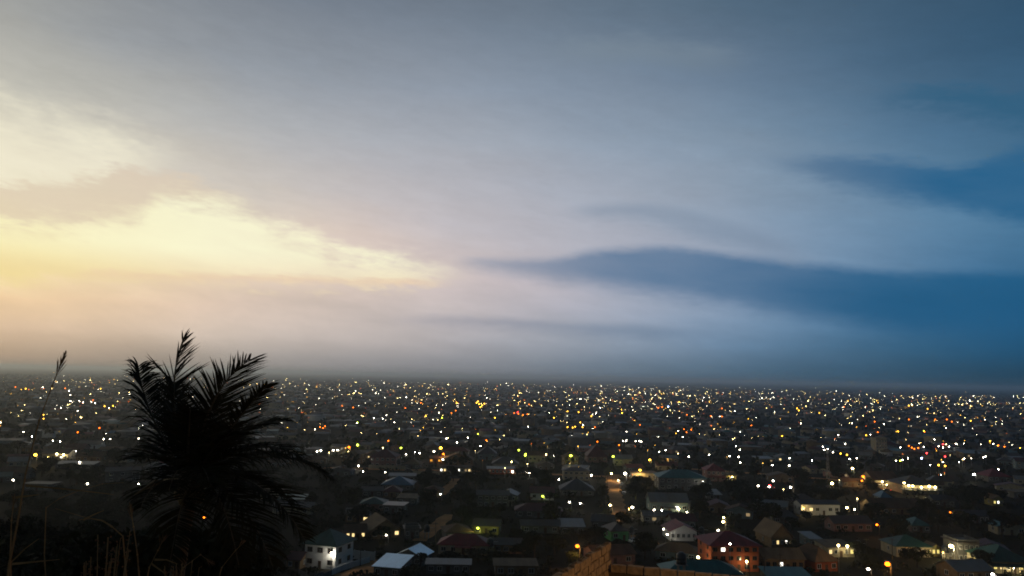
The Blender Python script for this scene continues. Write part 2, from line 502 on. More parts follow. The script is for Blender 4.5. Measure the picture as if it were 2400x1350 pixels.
CNAME = {'O': 'orange', 'Y': 'yellow', 'G': 'yellow-green', 'W': 'white', 'R': 'red', 'B': 'bluish white', 'S': 'warm white'}

FULL = []
RECTS = []      # (x0, y0, x1, y1, depth, keep) picture boxes of the placed houses, to keep trees from hiding them
FOOT = []       # (x, y, radius) footprints
MARKS = []      # (px, py, phrase) landmarks that other labels can refer to

# ------------------------------------------------------------------ houses
def roof_mesh(kind, w, d, z, rise, o=0.6, th=0.14):
    """roof over a w x d plan whose eaves are at height z"""
    b = MB()
    x, y = w / 2 + o, d / 2 + o
    dz = th
    def two(vs, top):
        lo = [(p[0], p[1], p[2] - dz) for p in vs]
        n = len(vs)
        b.add(vs + lo, top + [tuple(n + i for i in reversed(f)) for f in top])
        ed = {}
        for f in top:
            for i in range(len(f)):
                e = (f[i], f[(i + 1) % len(f)])
                if (e[1], e[0]) in ed: del ed[(e[1], e[0])]
                else: ed[e] = 1
        b2 = len(b.v) - 2 * n
        for (i, j) in ed:
            b.f.append((b2 + j, b2 + i, b2 + n + i, b2 + n + j)); b.m.append(0)
    z += th
    if kind == 'gable':        # ridge along x
        two([(-x,-y,z),(x,-y,z),(x,0,z+rise),(-x,0,z+rise),(x,y,z),(-x,y,z)], [(0,1,2,3),(3,2,4,5)])
    elif kind == 'front':      # ridge along y, gable to the front
        two([(-x,-y,z),(0,-y,z+rise),(0,y,z+rise),(-x,y,z),(x,-y,z),(x,y,z)], [(0,1,2,3),(1,4,5,2)])
    elif kind == 'hip':
        r = max(w - d, 0) / 2 + .02
        q = max(d - w, 0) / 2 + .02
        two([(-x,-y,z),(x,-y,z),(x,y,z),(-x,y,z),(-r,-q,z+rise),(r,q if q > r else 0,z+rise)] if w >= d else
            [(-x,-y,z),(x,-y,z),(x,y,z),(-x,y,z),(0,-q,z+rise),(0,q,z+rise)],
            [(0,1,5,4),(1,2,5),(2,3,4,5),(3,0,4)] if w >= d else [(0,1,4),(1,2,5,4),(2,3,5),(3,0,4,5)])
    elif kind == 'shed':       # falls towards the front
        two([(-x,-y,z),(x,-y,z),(x,y,z+rise),(-x,y,z+rise)], [(0,1,2,3)])
    elif kind == 'flat':
        b.box(-x, x, -y, y, z, z + .2)
    return b

def house(name, label, x0, x1, yb, h, roof, rise, dep, yaw, rc, wc, storeys=1, wins=3, side=1, lit=None, mark=None,
          door=True, porch=None, cat='house', over=.6, hide=0.35, parapet=False, frames=None, group=None, dim=False, ridge=True):
    p = at((x0 + x1) / 2, yb)
    s = mpp(p)
    cy_, sy_ = abs(math.cos(R(yaw))), abs(math.sin(R(yaw)))
    w = max(((x1 - x0) * s - dep * sy_ * .55) / max(cy_, .5), 3.0)
    # p is the foot of the front wall; centre lies half a depth behind
    root = empty(name, (0, 0, 0), 0)
    az = math.atan2(p.x, p.y)
    rz = R(yaw) - az * .35
    root.rotation_euler = (0, 0, rz)
    c, sn = math.cos(rz), math.sin(rz)
    root.location = (p.x - sn * dep / 2, p.y + c * dep / 2, min(p.z, terrain(p.x, p.y + dep)))
    W = w / 2; D = dep / 2
    wm = WALL[wc]; rm = ROOF[rc]
    lift = max(p.z - root.location.z, 0)
    b = MB()
    zt = h + lift
    b.box(-W, W, -D, D, -1.0, zt)
    if roof == 'gable':
        for sg in (-1, 1):
            b.add([(sg*W,-D,zt),(sg*W,D,zt),(sg*W,0,zt+rise)], [(0,1,2) if sg > 0 else (1,0,2)])
    elif roof == 'front':
        for sg in (-1, 1):
            b.add([(-W,sg*D,zt),(W,sg*D,zt),(0,sg*D,zt+rise)], [(0,1,2) if sg < 0 else (1,0,2)])
    elif roof == 'shed':
        b.add([(-W,D,zt),(W,D,zt),(W,D,zt+rise),(-W,D,zt+rise)], [(1,0,3,2)])
        for sg in (-1, 1):
            b.add([(sg*W,-D,zt),(sg*W,D,zt),(sg*W,D,zt+rise)], [(0,1,2) if sg > 0 else (1,0,2)])
    b.build('wall', wm, root)
    ro = roof_mesh(roof, w, dep, zt, rise, over).build('roof', rm, root)
    if ridge and roof in ('gable', 'hip', 'front'):
        zr = zt + rise + .15
        if roof == 'front' or (roof == 'hip' and dep > w):
            yy = D + over if roof == 'front' else (dep - w) / 2 + .1
            MB().tube([(0, -yy, zr), (0, yy, zr)], .11, 5).build('ridge_cap', rm, ro)
        else:
            xx = W + over if roof == 'gable' else max((w - dep) / 2, .1)
            MB().tube([(-xx, 0, zr), (xx, 0, zr)], .11, 5).build('ridge_cap', rm, ro)
    if roof == 'flat' and parapet:
        pb = MB()
        for a in ((-W,W,-D,-D+.2),(-W,W,D-.2,D),(-W,-W+.2,-D+.2,D-.2),(W-.2,W,-D+.2,D-.2)):
            pb.box(*a, zt + .34, zt + 1.1)
        pb.build('parapet', wm, root)
    sh = h / storeys
    fm = frames or FRAME
    k = 0
    wmesh, pmesh, smesh = {}, {}, None
    ww = min(1.5, w / max(wins, 1) * .5); wh = min(1.25, sh * .42)
    fb = MB()
    for (a0, a1, c0, c1) in ((-ww/2-.1, ww/2+.1, -wh/2-.1, -wh/2), (-ww/2-.1, ww/2+.1, wh/2, wh/2+.1), (-ww/2-.1, -ww/2, -wh/2, wh/2), (ww/2, ww/2+.1, -wh/2, wh/2), (-.035, .035, -wh/2, wh/2)):
        fb.box(a0, a1, -.10, .03, c0, c1)
    fme = fb.mesh('window', fm)
    gb = MB(); gb.box(-ww/2, ww/2, -.03, .02, -wh/2, wh/2)
    pme = {}
    def pane(key):
        if key not in pme:
            me = gb.mesh('pane', LIT[key] if key else GLASS)
            pme[key] = me
        return pme[key]
    sb = MB(); sb.box(-ww/2-.18, ww/2+.18, -.22, 0, -wh/2-.2, -wh/2-.1)
    sme = sb.mesh('sill', wm)
    n_ = 0
    for st in range(storeys):
        zc = lift + st * sh + sh * .56
        dpos = (wins // 2) if door and st == 0 else -1
        for i in range(wins):
            xx = -W + w * (i + .5) / wins
            if i == dpos: continue
            key = lit.get((st, i)) if lit else None
            f = link('window', fme, root, (xx, -D, zc))
            link('pane', pane(key), f)
            link('sill', sme, f)
            n_ += 1
        for sg in ((1,) if p.x < 0 else (-1,)):
            for i in range(side):
                yy = -D + dep * (i + .5) / side
                f = link('window', fme, root, (sg * W, yy, zc), rz=R(90) * sg)
                link('pane', pane(lit.get((st, 's%d' % i)) if lit else None), f)
    if door:
        xx = -W + w * (wins // 2 + .5) / max(wins, 1)
        dr = MB().box(-.5, .5, -.06, .02, lift, lift + 2.1).build('door', DOORW, root, (xx, -D, 0))
        MB().box(.34, .42, -.12, -.06, lift + .95, lift + 1.08).build('handle', STEEL, dr)
    if porch:
        pw, pd = porch
        px0 = -W + (w - pw) * .5
        pr = roof_mesh('shed', pw, pd, lift + 2.5, .45, .25).build('porch_roof', rm, root, (px0 + pw / 2, -D - pd / 2, 0))
        pst = MB().box(-.12, .12, -.12, .12, lift - .5, lift + 2.5).mesh('post', wm)
        for i in range(max(int(pw / 2.6), 1) + 1):
            link('post', pst, root, (px0 + .2 + (pw - .4) * i / max(int(pw / 2.6), 1), -D - pd + .25, 0))
    tag(root, label, cat, group)
    # picture box
    px_, py_ = pix((root.location.x, root.location.y, root.location.z + zt + rise))
    hw = (x1 - x0) / 2
    top = py_ if roof != 'flat' else py_
    depth = (p - CAM).dot(fwd)
    FULL.append((x0, top, x1, yb, depth))
    RECTS.append((x0, top, x1, yb - (yb - top) * hide, depth))
    FOOT.append((root.location.x, root.location.y, max(w, dep) * .56))
    if mark: MARKS.append(((x0 + x1) / 2, yb, mark))
    root['_w'] = w; root['_d'] = dep; root['_h'] = zt
    return root

def local(root, x, y, z):
    rz = root.rotation_euler[2]
    c, s = math.cos(rz), math.sin(rz)
    l = root.location
    return (l[0] + c * x - s * y, l[1] + s * x + c * y, l[2] + z)

# ------------------------------------------------------------------ lamps
LAMP_N = 0
def lamp(px, py, colr, size=.5, pole=6.5, power=0, label=None, group=None, kind='street', name=None, arm=True, mark=None, point=None, range_=None):
    """a lamp whose lantern shows at (px, py); kind street: pole, arm and lantern; wall: bracket and bulb"""
    global LAMP_N
    hgt = pole if kind == 'street' else 2.7
    g = Vector(point) if point else at(px, py, hgt)
    if kind == 'wall' and not point:       # on the front of the house it belongs to
        own = [q for q in FULL if q[0] - 3 <= px <= q[2] + 3 and q[1] - 3 <= py <= q[3] + 3]
        if own:
            e = min(own, key=lambda q: q[4])
            q = CAM + ray(px, py) * (e[4] - 1.6)
            g = Vector((q.x, q.y, terrain(q.x, q.y)))
            hgt = max(q.z - g.z, 1.2)
    LAMP_N += 1
    cn = CNAME[colr]
    root = empty(name or ('street_lamp' if kind == 'street' else 'wall_lamp'), g, -math.atan2(g.x, g.y))
    if kind == 'street':
        pb = MB().tube([(.8, 0, -.4), (.8, 0, pole * .5), (.8, 0, pole + .1)], [.11, .085, .06], 6).build('pole', WOOD if random.random() < .4 else STEEL, root)
        MB().tube([(.8, 0, pole - .25), (.45, 0, pole + .25), (0, 0, pole + .2)], .04, 5).build('arm', STEEL, root)
        MB().tube([(0, 0, pole + .02 + size * .5), (0, 0, pole + .1 + size * .5)], [size * .62, size * .2], 8).build('shade', STEEL, root)
    else:
        MB().box(-.06, .06, -.02, .3, hgt - .05, hgt + .05).build('bracket', STEEL, root)
        MB().box(-.09, .09, .25, .34, hgt - .5, hgt + .12).build('backplate', STEEL, root)
        MB().box(-.05, .05, .27, .33, -.3, hgt - .5).build('conduit', STEEL, root)
    MB().ball((0, 0, hgt), size * .5, 8, 6, sz=.8).build('lantern', LM[colr], root)
    if power:
        ld = bpy.data.lights.new('lamp_light', 'POINT')
        ld.energy = power
        ld.color = POOL[colr]
        ld.shadow_soft_size = size * .5
        lo = bpy.data.objects.new('lamp_light', ld)
        col.objects.link(lo)
        lo.parent = root
        lo.location = (0, -.2, hgt - size * .75)
    tag(root, label, 'street lamp' if kind == 'street' else 'lamp', group)
    FOOT.append((g.x, g.y, 1.2))
    if mark: MARKS.append((px, py, mark))
    return root
# ------------------------------------------------------------------ roads and yards of red dirt
def road(name, pts, widths, material=DIRT, dz=.06):
    P = [at(x, y) for x, y in pts]
    P2 = []
    for a, b in zip(P[:-1], P[1:]):
        n = max(2, int((b - a).length / 4))
        for i in range(n):
            P2.append((a.lerp(b, i / n)))
    P2.append(P[-1])
    L_ = [0]
    for a, b in zip(P2[:-1], P2[1:]): L_.append(L_[-1] + (b - a).length)
    key = [0]
    for a, b in zip(P[:-1], P[1:]): key.append(key[-1] + (b - a).length)
    b = MB(); vs = []; fs = []
    for i, p in enumerate(P2):
        d = P2[min(i + 1, len(P2) - 1)] - P2[max(i - 1, 0)]
        n = Vector((-d.y, d.x, 0)).normalized()
        wd = float(np.interp(L_[i], key, widths)) / 2
        for sg in (-1, -.33, .33, 1):
            q = p + n * wd * sg * (1 + (.16 * math.sin(i * 1.7 + sg * 3) if abs(sg) == 1 else 0))
            vs.append((q.x, q.y, terrain(q.x, q.y) + dz))
        FOOT.append((p.x, p.y, wd * .8))
    for i in range(len(P2) - 1):
        for k in range(3):
            fs.append((i*4+k, (i+1)*4+k, (i+1)*4+k+1, i*4+k+1))
    b.add(vs, fs)
    return tag(b.build(name, material), kind='structure')
road('dirt_road', [(1452,1224),(1450,1205),(1446,1180),(1440,1150),(1437,1130),(1440,1112)], [6.5,6.5,6.8,7,8,9])
road('dirt_road', [(760,1097),(880,1099),(960,1101),(1060,1104),(1180,1109),(1290,1112),(1440,1118),(1560,1124)], [9,10,12,9,8,7,8,7], dz=.10)
road('dirt_path', [(982,1268),(1000,1252),(1018,1236),(1040,1217),(1052,1206)], [5.5,6,6.5,5.5,4])
road('dirt_path', [(1036,1160),(1046,1146),(1062,1132),(1068,1122)], [4,5,5,4])
road('dirt_yard', [(800,1352),(850,1338),(880,1320),(905,1312)], [8,8,7,5])
road('dirt_yard', [(1486,1254),(1500,1264),(1530,1276)], [4,7,6])
road('dirt_yard', [(1990,1128),(2060,1142),(2120,1150),(2200,1157)], [10,11,11,9])
road('dirt_road', [(1600,1098),(1800,1112),(1990,1128)], [6,7,9], dz=.09)

# ------------------------------------------------------------------ the houses one can tell apart
g = {}
H = house
g['white'] = H('white_house', 'two-storey white house with dark green hipped roof beside the palm', 702, 795, 1332, 6.6, 'hip', 3.6, 10.5, -22, 'green', 'white', 2, 3, 2,
    mark='the white green-roofed house', frames=DARKFRAME, hide=.05, over=.9)
H('small_bungalow', 'small maroon-roofed bungalow under the palm fronds beside the white house', 668, 706, 1334, 2.6, 'gable', 1.6, 6, -14, 'maroon', 'tan', 1, 2, 1, hide=.2)
H('light_blue_roofed_house', 'low house with a bright pale blue sheet roof, lower one of two, tree before it', 868, 942, 1353, 2.7, 'shed', 1.3, 10, -16, 'ice', 'grey', 1, 3, 1, mark='the pale blue roofs', hide=.05, over=.5)
H('light_blue_roofed_house', 'house with a bright pale blue gable roof, upper one of two', 920, 994, 1326, 2.7, 'front', 2.2, 8, -20, 'ice', 'grey', 1, 3, 1, hide=.3, over=.5)
H('long_shed', 'long low shed with pale strip of roof right of the pale blue roofs', 1000, 1100, 1345, 2.6, 'shed', .6, 4, 0, 'pale', 'grey', 1, 5, 0, hide=.25, cat='shed')
H('red_roofed_bungalow', 'wide bungalow with crimson hipped roof and small white front gable', 1026, 1145, 1300, 3.0, 'hip', 2.6, 9, -4, 'red', 'cream', 1, 5, 1, mark='the crimson-roofed bungalow', hide=.1, porch=(5, 2))
H('tan_gable_house', 'broad house with tan gable roof and a strip of lit veranda', 862, 946, 1262, 3.0, 'front', 3.6, 14, 22, 'tan', 'tan', 1, 4, 2, mark='the broad tan-roofed house', hide=.1, lit={(0,3): 'warm'})
H('veranda_house', 'low brown house with glowing yellow veranda beside the broad tan-roofed house', 808, 858, 1264, 2.7, 'gable', 1.8, 7, 10, 'brown', 'tan', 1, 4, 1, lit={(0,0): 'warm', (0,1): 'warm', (0,3): 'warm'}, hide=.1, porch=(9, 2))
H('plastered_outhouse', 'pale plastered outhouse with flat roof right of the broad tan-roofed house', 948, 984, 1262, 3.2, 'flat', .2, 6, 8, 'grey', 'grey', 1, 3, 1, hide=.15, parapet=True)
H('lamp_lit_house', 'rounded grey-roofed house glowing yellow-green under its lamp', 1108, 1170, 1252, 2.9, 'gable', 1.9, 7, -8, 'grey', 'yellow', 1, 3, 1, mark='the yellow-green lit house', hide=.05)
H('blockwork_house', 'long unpainted house with tan front behind trees left of the near street lamp', 1158, 1232, 1298, 2.8, 'gable', 1.5, 7, 0, 'grey', 'tan', 1, 4, 1, hide=.4)
H('tan_walled_store', 'tan walled store with pale roof edge at the picture bottom', 1160, 1258, 1352, 3.0, 'shed', .6, 6, 4, 'tan', 'tan', 1, 4, 1, hide=.2, cat='store')
H('pale_store', 'pale low roof with a notched corner beyond the near street lamp', 1314, 1370, 1252, 2.6, 'shed', 1.6, 8, 4, 'pale', 'grey', 1, 3, 1, hide=.3)
H('grey_cottage', 'long grey sheet-roofed cottage behind the near street lamp', 1222, 1312, 1250, 2.7, 'gable', 1.6, 7, 3, 'grey', 'grey', 1, 4, 1, hide=.4)
H('rust_roofed_house', 'wide dark house with deep rust-red roof below the yellow-green lamp', 1208, 1316, 1214, 2.8, 'hip', 2.4, 10, 0, 'maroon', 'grey', 1, 5, 1, mark='the rust-red roofed house', hide=.35)
H('grey_twin_house', 'grey gabled house with pale ridge left of the green-lit wall', 1386, 1442, 1242, 3.0, 'gable', 2.0, 8, -8, 'grey', 'grey', 1, 3, 1, hide=.25)
H('green_lit_wall_house', 'grey hipped house with a green-lit end wall', 1428, 1478, 1268, 3.4, 'hip', 2.2, 9, 16, 'grey', 'mint', 1, 2, 1, mark='the mint green wall', hide=.05)
g['redhip'] = H('red_hip_house', 'white gable-fronted house with dark red hipped roof', 1568, 1636, 1268, 3.3, 'front', 2.4, 11, 8, 'red', 'white', 1, 5, 1, mark='the white house with red roof', hide=.1, door=False)
H('red_roofed_annexe', 'maroon-roofed annexe just behind the white gable-fronted house', 1574, 1634, 1240, 3.0, 'gable', 2.2, 7, 12, 'maroon', 'grey', 1, 3, 1, hide=.4)
g['orange'] = H('orange_apartment_block', 'three-storey orange block with red hipped roof and balconies', 1662, 1784, 1340, 7.6, 'hip', 3.0, 13, 10, 'red', 'orange', 3, 6, 2, mark='the orange apartment block',
    lit={(2,1): 'white', (0,2): 'warm', (0,3): 'warm'}, cat='apartment block', hide=.02, over=1.0, frames=DARKFRAME)
g['grey'] = H('grey_gabled_house', 'large pale grey gabled house with blue-grey walls and lit porch', 1524, 1614, 1204, 4.6, 'gable', 3.4, 11, 4, 'pale', 'bluegrey', 1, 5, 1, mark='the pale grey gabled house', hide=.05, lit={(0,3): 'white'}, porch=(5, 2.4))
H('dark_long_house', 'long dark house with two dim windows below the pale grey gabled house', 1508, 1576, 1226, 2.8, 'gable', 1.5, 7, 3, 'dark', 'grey', 1, 4, 1, lit={(0,1): 'dimwarm'}, hide=.2)
H('teal_roofed_hall', 'long hall with teal hipped roof and dark walls', 1544, 1656, 1150, 6.5, 'hip', 3.4, 16, 3, 'teal', 'grey', 2, 7, 2, mark='the teal-roofed hall', hide=.1, cat='hall')
H('red_storey_house', 'two-storey red-roofed house with columned front beyond the teal-roofed hall', 1656, 1700, 1128, 6.0, 'hip', 3.4, 12, 4, 'red', 'pink', 2, 4, 1, mark='the columned red-roofed house', hide=.1, porch=(9, 2.5))
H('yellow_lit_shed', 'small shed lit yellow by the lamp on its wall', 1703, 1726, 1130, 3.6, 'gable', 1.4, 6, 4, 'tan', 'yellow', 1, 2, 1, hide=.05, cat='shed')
H('pale_low_house', 'pale sheet-roofed house hugging the ground beyond the pale grey gabled house', 1660, 1692, 1172, 2.5, 'shed', 1.4, 9, 8, 'pale', 'grey', 1, 2, 1, hide=.3)
H('school_block', 'long white block with framed windows lit yellow from below', 1876, 1972, 1208, 4.6, 'gable', 1.4, 8, 12, 'dark', 'white', 1, 6, 2, mark='the long white lit block', hide=.05, cat='block', lit={(0,0): 'dimwarm', (0,1): 'warm'})
H('lit_market_hall', 'long brown-roofed hall with a row of glaring veranda lamps', 2046, 2112, 1144, 4.2, 'gable', 4.0, 18, 9, 'brown', 'cream', 1, 7, 1, mark='the lamp-lit brown hall', hide=.05, porch=(17, 3), cat='hall', lit={(0,1): 'warm', (0,5): 'warm'})
H('lit_market_hall', 'slate-roofed hall with three glaring lamps and pale columns', 2114, 2200, 1158, 4.6, 'hip', 4.2, 18, 9, 'dark', 'cream', 1, 7, 1, hide=.05, porch=(22, 3), cat='hall', lit={(0,1): 'yellow', (0,2): 'warm', (0,4): 'warm'})
g['tanhip'] = H('tan_hipped_house', 'tall tan-roofed house with bright lit windows right of the orange block', 1802, 1864, 1284, 3.4, 'front', 4.6, 13, 14, 'tan', 'tan', 1, 5, 1, mark='the tall tan-roofed house', hide=.08,
    lit={(0,1): 'warm', (0,3): 'white', (0,4): 'warm'}, door=False)
H('tan_tiered_house', 'brown house with tiered tan roof and arched windows at the orange block', 1790, 1888, 1338, 3.4, 'gable', 2.2, 11, 7, 'tan', 'tan', 1, 6, 1, mark='the tiered tan house', hide=.05, lit={(0,2): 'white'}, frames=DARKFRAME)
H('rust_hump_house', 'rust-brown hump-roofed house right of the tiered tan house', 1900, 1975, 1340, 3.0, 'hip', 3.6, 13, 22, 'brown', 'orange', 1, 3, 1, hide=.2)
H('floodlit_house', 'low flat house front floodlit by two dazzling lamps', 1936, 2008, 1306, 3.2, 'shed', .7, 9, 14, 'tan', 'cream', 1, 5, 1, mark='the floodlit flat house', hide=.05, lit={(0,0): 'warm', (0,4): 'yellow'})
H('white_trimmed_house', 'teal-grey stepped house with thin white roof edge', 1896, 1928, 1284, 3.0, 'shed', 1.0, 8, 14, 'pale', 'bluegrey', 1, 2, 1, hide=.1)
H('rose_gable_house', 'long grey-roofed house with rose gable end beside an orange lamp', 1952, 2048, 1246, 3.0, 'gable', 2.4, 8, 14, 'grey', 'pink', 1, 5, 1, mark='the rose-gabled house', hide=.2)
H('green_roofed_villa', 'dark green-roofed villa with orange window and glowing yellow porch', 2098, 2188, 1306, 3.4, 'hip', 2.8, 11, 10, 'green', 'cream', 1, 6, 1, mark='the dark green-roofed villa', hide=.12, lit={(0,2): 'orange', (0,5): 'yellow'}, door=False)
H('yellow_porch', 'small yellow glowing annexe at the end of the green-roofed villa', 2184, 2204, 1304, 2.8, 'front', 1.2, 5, 12, 'tan', 'yellow', 1, 2, 1, hide=.05, lit={(0,0): 'yellow', (0,1): 'yellow'}, door=False, cat='annexe')
H('grey_storey_house', 'two-storey grey house behind the tall white street lamp', 2244, 2300, 1320, 6.4, 'flat', .2, 9, 10, 'grey', 'grey', 2, 4, 1, hide=.15, parapet=True, mark='the grey two-storey house')
H('colonnade_villa', 'green-roofed villa with a lit row of cream columns', 2322, 2420, 1345, 3.6, 'hip', 3.6, 14, 10, 'green', 'cream', 1, 6, 1, mark='the colonnade villa', hide=.02, porch=(14, 2.6), lit={(0,0): 'yellow', (0,1): 'warm', (0,3): 'warm', (0,4): 'yellow', (0,5): 'warm'})
H('pale_sheet_shed', 'shed with broad pale tilted roof left of the colonnade villa', 2236, 2336, 1362, 2.8, 'gable', 2.2, 9, 20, 'pale', 'tan', 1, 4, 1, hide=.2, cat='shed')
H('maroon_storey_house', 'two-storey pink house with maroon hipped roof behind a long wall', 864, 928, 1096, 6.4, 'hip', 4.2, 15, -6, 'maroon', 'pink', 2, 5, 2, mark='the maroon-roofed pink house', hide=.05)
H('tan_storey_house', 'tan two-storey house with orange lit side left of the maroon-roofed house', 800, 842, 1088, 6.0, 'hip', 3.0, 12, -16, 'tan', 'tan', 2, 3, 2, hide=.1, lit={(1,2): 'dimwarm'})
H('blue_hip_house', 'dark blue hipped roof spread low among trees', 894, 966, 1150, 2.8, 'hip', 3.4, 14, -3, 'blue', 'grey', 1, 4, 1, mark='the dark blue hipped roof', hide=.3)
H('white_ridge_house', 'narrow pale roof strip just behind the dark blue hipped roof', 912, 972, 1128, 2.8, 'shed', 1.0, 5, 0, 'pale', 'grey', 1, 4, 0, hide=.3)
H('grey_open_gable', 'grey gabled shed with pale roof edge near the palm tips', 762, 822, 1116, 2.6, 'front', 2.4, 10, -8, 'grey', 'grey', 1, 3, 1, hide=.3, cat='shed')
H('flat_roofed_house', 'flat pale-roofed house, nearer one of a stepped pair', 896, 946, 1204, 3.2, 'flat', .2, 9, -8, 'pale', 'grey', 1, 3, 1, mark='the flat-roofed pair', hide=.2)
H('flat_roofed_house', 'flat tan-roofed house, farther one of a stepped pair', 930, 976, 1184, 3.0, 'shed', .7, 9, -6, 'tan', 'grey', 1, 3, 1, hide=.3)
H('pink_hip_cottage', 'pink-brown hipped cottage behind the flat-roofed pair', 898, 938, 1166, 2.6, 'hip', 2.4, 9, 0, 'maroon', 'tan', 1, 3, 1, hide=.35)
H('grey_sheet_cottage', 'grey sheet-roofed cottage left of the pink-brown hipped cottage', 848, 896, 1164, 2.6, 'gable', 1.6, 7, 2, 'grey', 'grey', 1, 3, 1, hide=.35)
H('brown_court_house', 'brown courtyard house with one white lamp at its corner', 990, 1034, 1166, 2.9, 'hip', 2.0, 10, -4, 'brown', 'tan', 1, 4, 1, hide=.25)
H('white_long_house', 'long two-storey grey-white house among trees, windows dark', 1118, 1192, 1188, 5.0, 'gable', 1.6, 9, 2, 'grey', 'grey', 2, 5, 1, mark='the long grey-white house', hide=.15)
H('olive_hip_house', 'olive hipped house beside the parked car', 945, 984, 1100, 3.0, 'hip', 3.0, 10, -8, 'tan', 'grey', 1, 3, 1, hide=.15, mark='the olive hipped house')
H('shop_row', 'row of roadside shops with glaring white fronts', 1030, 1104, 1109, 3.2, 'shed', .8, 6, 2, 'brown', 'cream', 1, 9, 1, mark='the row of lit shops', hide=.05, lit={(0,0): 'white', (0,1): 'warm', (0,3): 'white', (0,5): 'white', (0,7): 'dimwarm', (0,8): 'warm'}, cat='shop', door=False)
H('shop_row', 'red-fronted roadside shop with long white awning edge', 1142, 1206, 1112, 3.2, 'shed', .8, 6, 2, 'pale', 'orange', 1, 7, 1, hide=.05, lit={(0,6): 'white', (0,0): 'dimwarm'}, cat='shop', door=False)
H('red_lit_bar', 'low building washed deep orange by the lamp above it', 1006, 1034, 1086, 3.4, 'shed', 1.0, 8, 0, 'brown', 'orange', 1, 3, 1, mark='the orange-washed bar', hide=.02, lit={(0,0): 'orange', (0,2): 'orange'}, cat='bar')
H('long_gabled_hall', 'wide dim brown gable behind the row of lit shops', 1040, 1108, 1092, 4.0, 'front', 4.0, 14, 0, 'brown', 'tan', 1, 4, 1, hide=.2, cat='hall')
H('slate_pyramid_house', 'slate blue pyramid-roofed house above the lit shops', 1120, 1162, 1078, 4.0, 'hip', 5.0, 14, 0, 'dark', 'bluegrey', 1, 3, 1, mark='the slate pyramid roof', hide=.2)
H('slate_hip_house', 'slate hipped house below the slate pyramid roof', 1154, 1214, 1100, 3.2, 'hip', 4.0, 13, 0, 'dark', 'grey', 1, 4, 1, hide=.25)
H('cream_gable_store', 'long cream wall and brown roof beside two yellow-green lamps', 1238, 1278, 1084, 4.6, 'gable', 2.4, 9, 0, 'brown', 'cream', 1, 4, 1, hide=.1)
H('plum_pyramid_house', 'tall plum pyramid roof rising under an orange lamp', 1376, 1424, 1084, 4.0, 'hip', 7.5, 16, 4, 'maroon', 'pink', 1, 4, 1, mark='the plum pyramid roof', hide=.2)
H('windowed_house', 'two-storey pale house with a row of square windows and two white lamps', 1320, 1382, 1126, 5.2, 'hip', 1.6, 9, 2, 'grey', 'cream', 2, 5, 1, mark='the square-windowed pale house', hide=.3)
H('dark_dome_house', 'broad dark plum hipped roof before the square-windowed house', 1314, 1392, 1162, 2.6, 'hip', 4.6, 15, 0, 'dark', 'grey', 1, 4, 1, hide=.2)
H('cream_gabled_hall', 'cream hall with pale roof left of two orange lamps', 1440, 1482, 1092, 4.4, 'gable', 2.4, 10, 3, 'pale', 'cream', 1, 4, 1, hide=.15, cat='hall')
H('orange_lit_store', 'flat store washed yellow by two lamps at the head of the dirt road', 1482, 1540, 1126, 4.0, 'flat', .2, 10, 3, 'tan', 'cream', 1, 5, 1, mark='the yellow-washed store', hide=.05, cat='store')
H('beige_tower_block', 'beige five-storey block standing above the low roofs with a white lamp', 2054, 2080, 1068, 13.0, 'flat', .2, 12, 4, 'grey', 'cream', 5, 4, 1, mark='the beige five-storey block', hide=.02, parapet=True, cat='apartment block')
H('dark_red_hip_house', 'dark red hipped house near the right edge', 2316, 2370, 1130, 3.2, 'hip', 4.2, 14, 8, 'red', 'grey', 1, 4, 1, hide=.2, mark='the dark red hipped house')
H('pale_awning_hall', 'long pale roof over a lit open front in the far right', 2258, 2302, 1076, 4.4, 'shed', 1.8, 12, 6, 'pale', 'tan', 1, 5, 1, hide=.1, lit={(0,1): 'dimwarm', (0,3): 'warm'}, cat='hall')
H('lit_porch_house', 'house with bright ochre lit gable beyond the green-roofed villa', 2326, 2354, 1186, 3.2, 'front', 1.8, 7, 12, 'tan', 'yellow', 1, 3, 1, hide=.05, lit={(0,0): 'yellow', (0,1): 'white'}, door=False)
H('blue_tarp_kiosk', 'small kiosk under a deep blue roof', 2064, 2090, 1180, 2.8, 'hip', 2.6, 8, 6, 'blue', 'grey', 1, 2, 1, hide=.2, cat='kiosk')
H('brown_broad_house', 'broad brown roof sloping behind the small orange lamp', 2044, 2166, 1206, 2.8, 'gable', 3.4, 12, 14, 'brown', 'tan', 1, 6, 1, hide=.3)
H('green_pyramid_cottage', 'dim green hipped cottage left of the dark two-storey rows', 2136, 2182, 1248, 2.6, 'hip', 2.4, 9, 8, 'teal', 'grey', 1, 3, 1, hide=.25)
H('dim_terrace', 'dim grey terrace with pale doorways right of the orange-white lamp', 2250, 2320, 1226, 3.0, 'gable', 1.8, 7, 10, 'dark', 'grey', 1, 6, 1, hide=.2)
H('porch_lit_house', 'left-hand house with glowing white porch pillars by a yellow lamp', 96, 160, 1078, 3.6, 'gable', 2.6, 9, -12, 'grey', 'cream', 1, 6, 1, mark='the glowing left-hand porch', hide=.02, porch=(13, 2.4), lit={(0,1): 'yellow', (0,3): 'white', (0,4): 'white'})
H('brown_left_house', 'brown gabled house between the glowing porch and the palm', 176, 238, 1082, 3.0, 'gable', 2.8, 10, -10, 'brown', 'tan', 1, 4, 1, hide=.2)
H('pale_strip_house', 'long low house with pale roof strip below the glowing porch', 128, 218, 1098, 2.4, 'shed', 1.0, 7, -10, 'pale', 'grey', 1, 5, 0, hide=.2)
H('hill_teal_house', 'near house with teal hipped roof beyond the block wall, tank beside it', 1560, 1742, 1372, 3.0, 'hip', 2.6, 10, 6, 'teal', 'grey', 1, 5, 1, mark='the near teal roof', hide=.02)
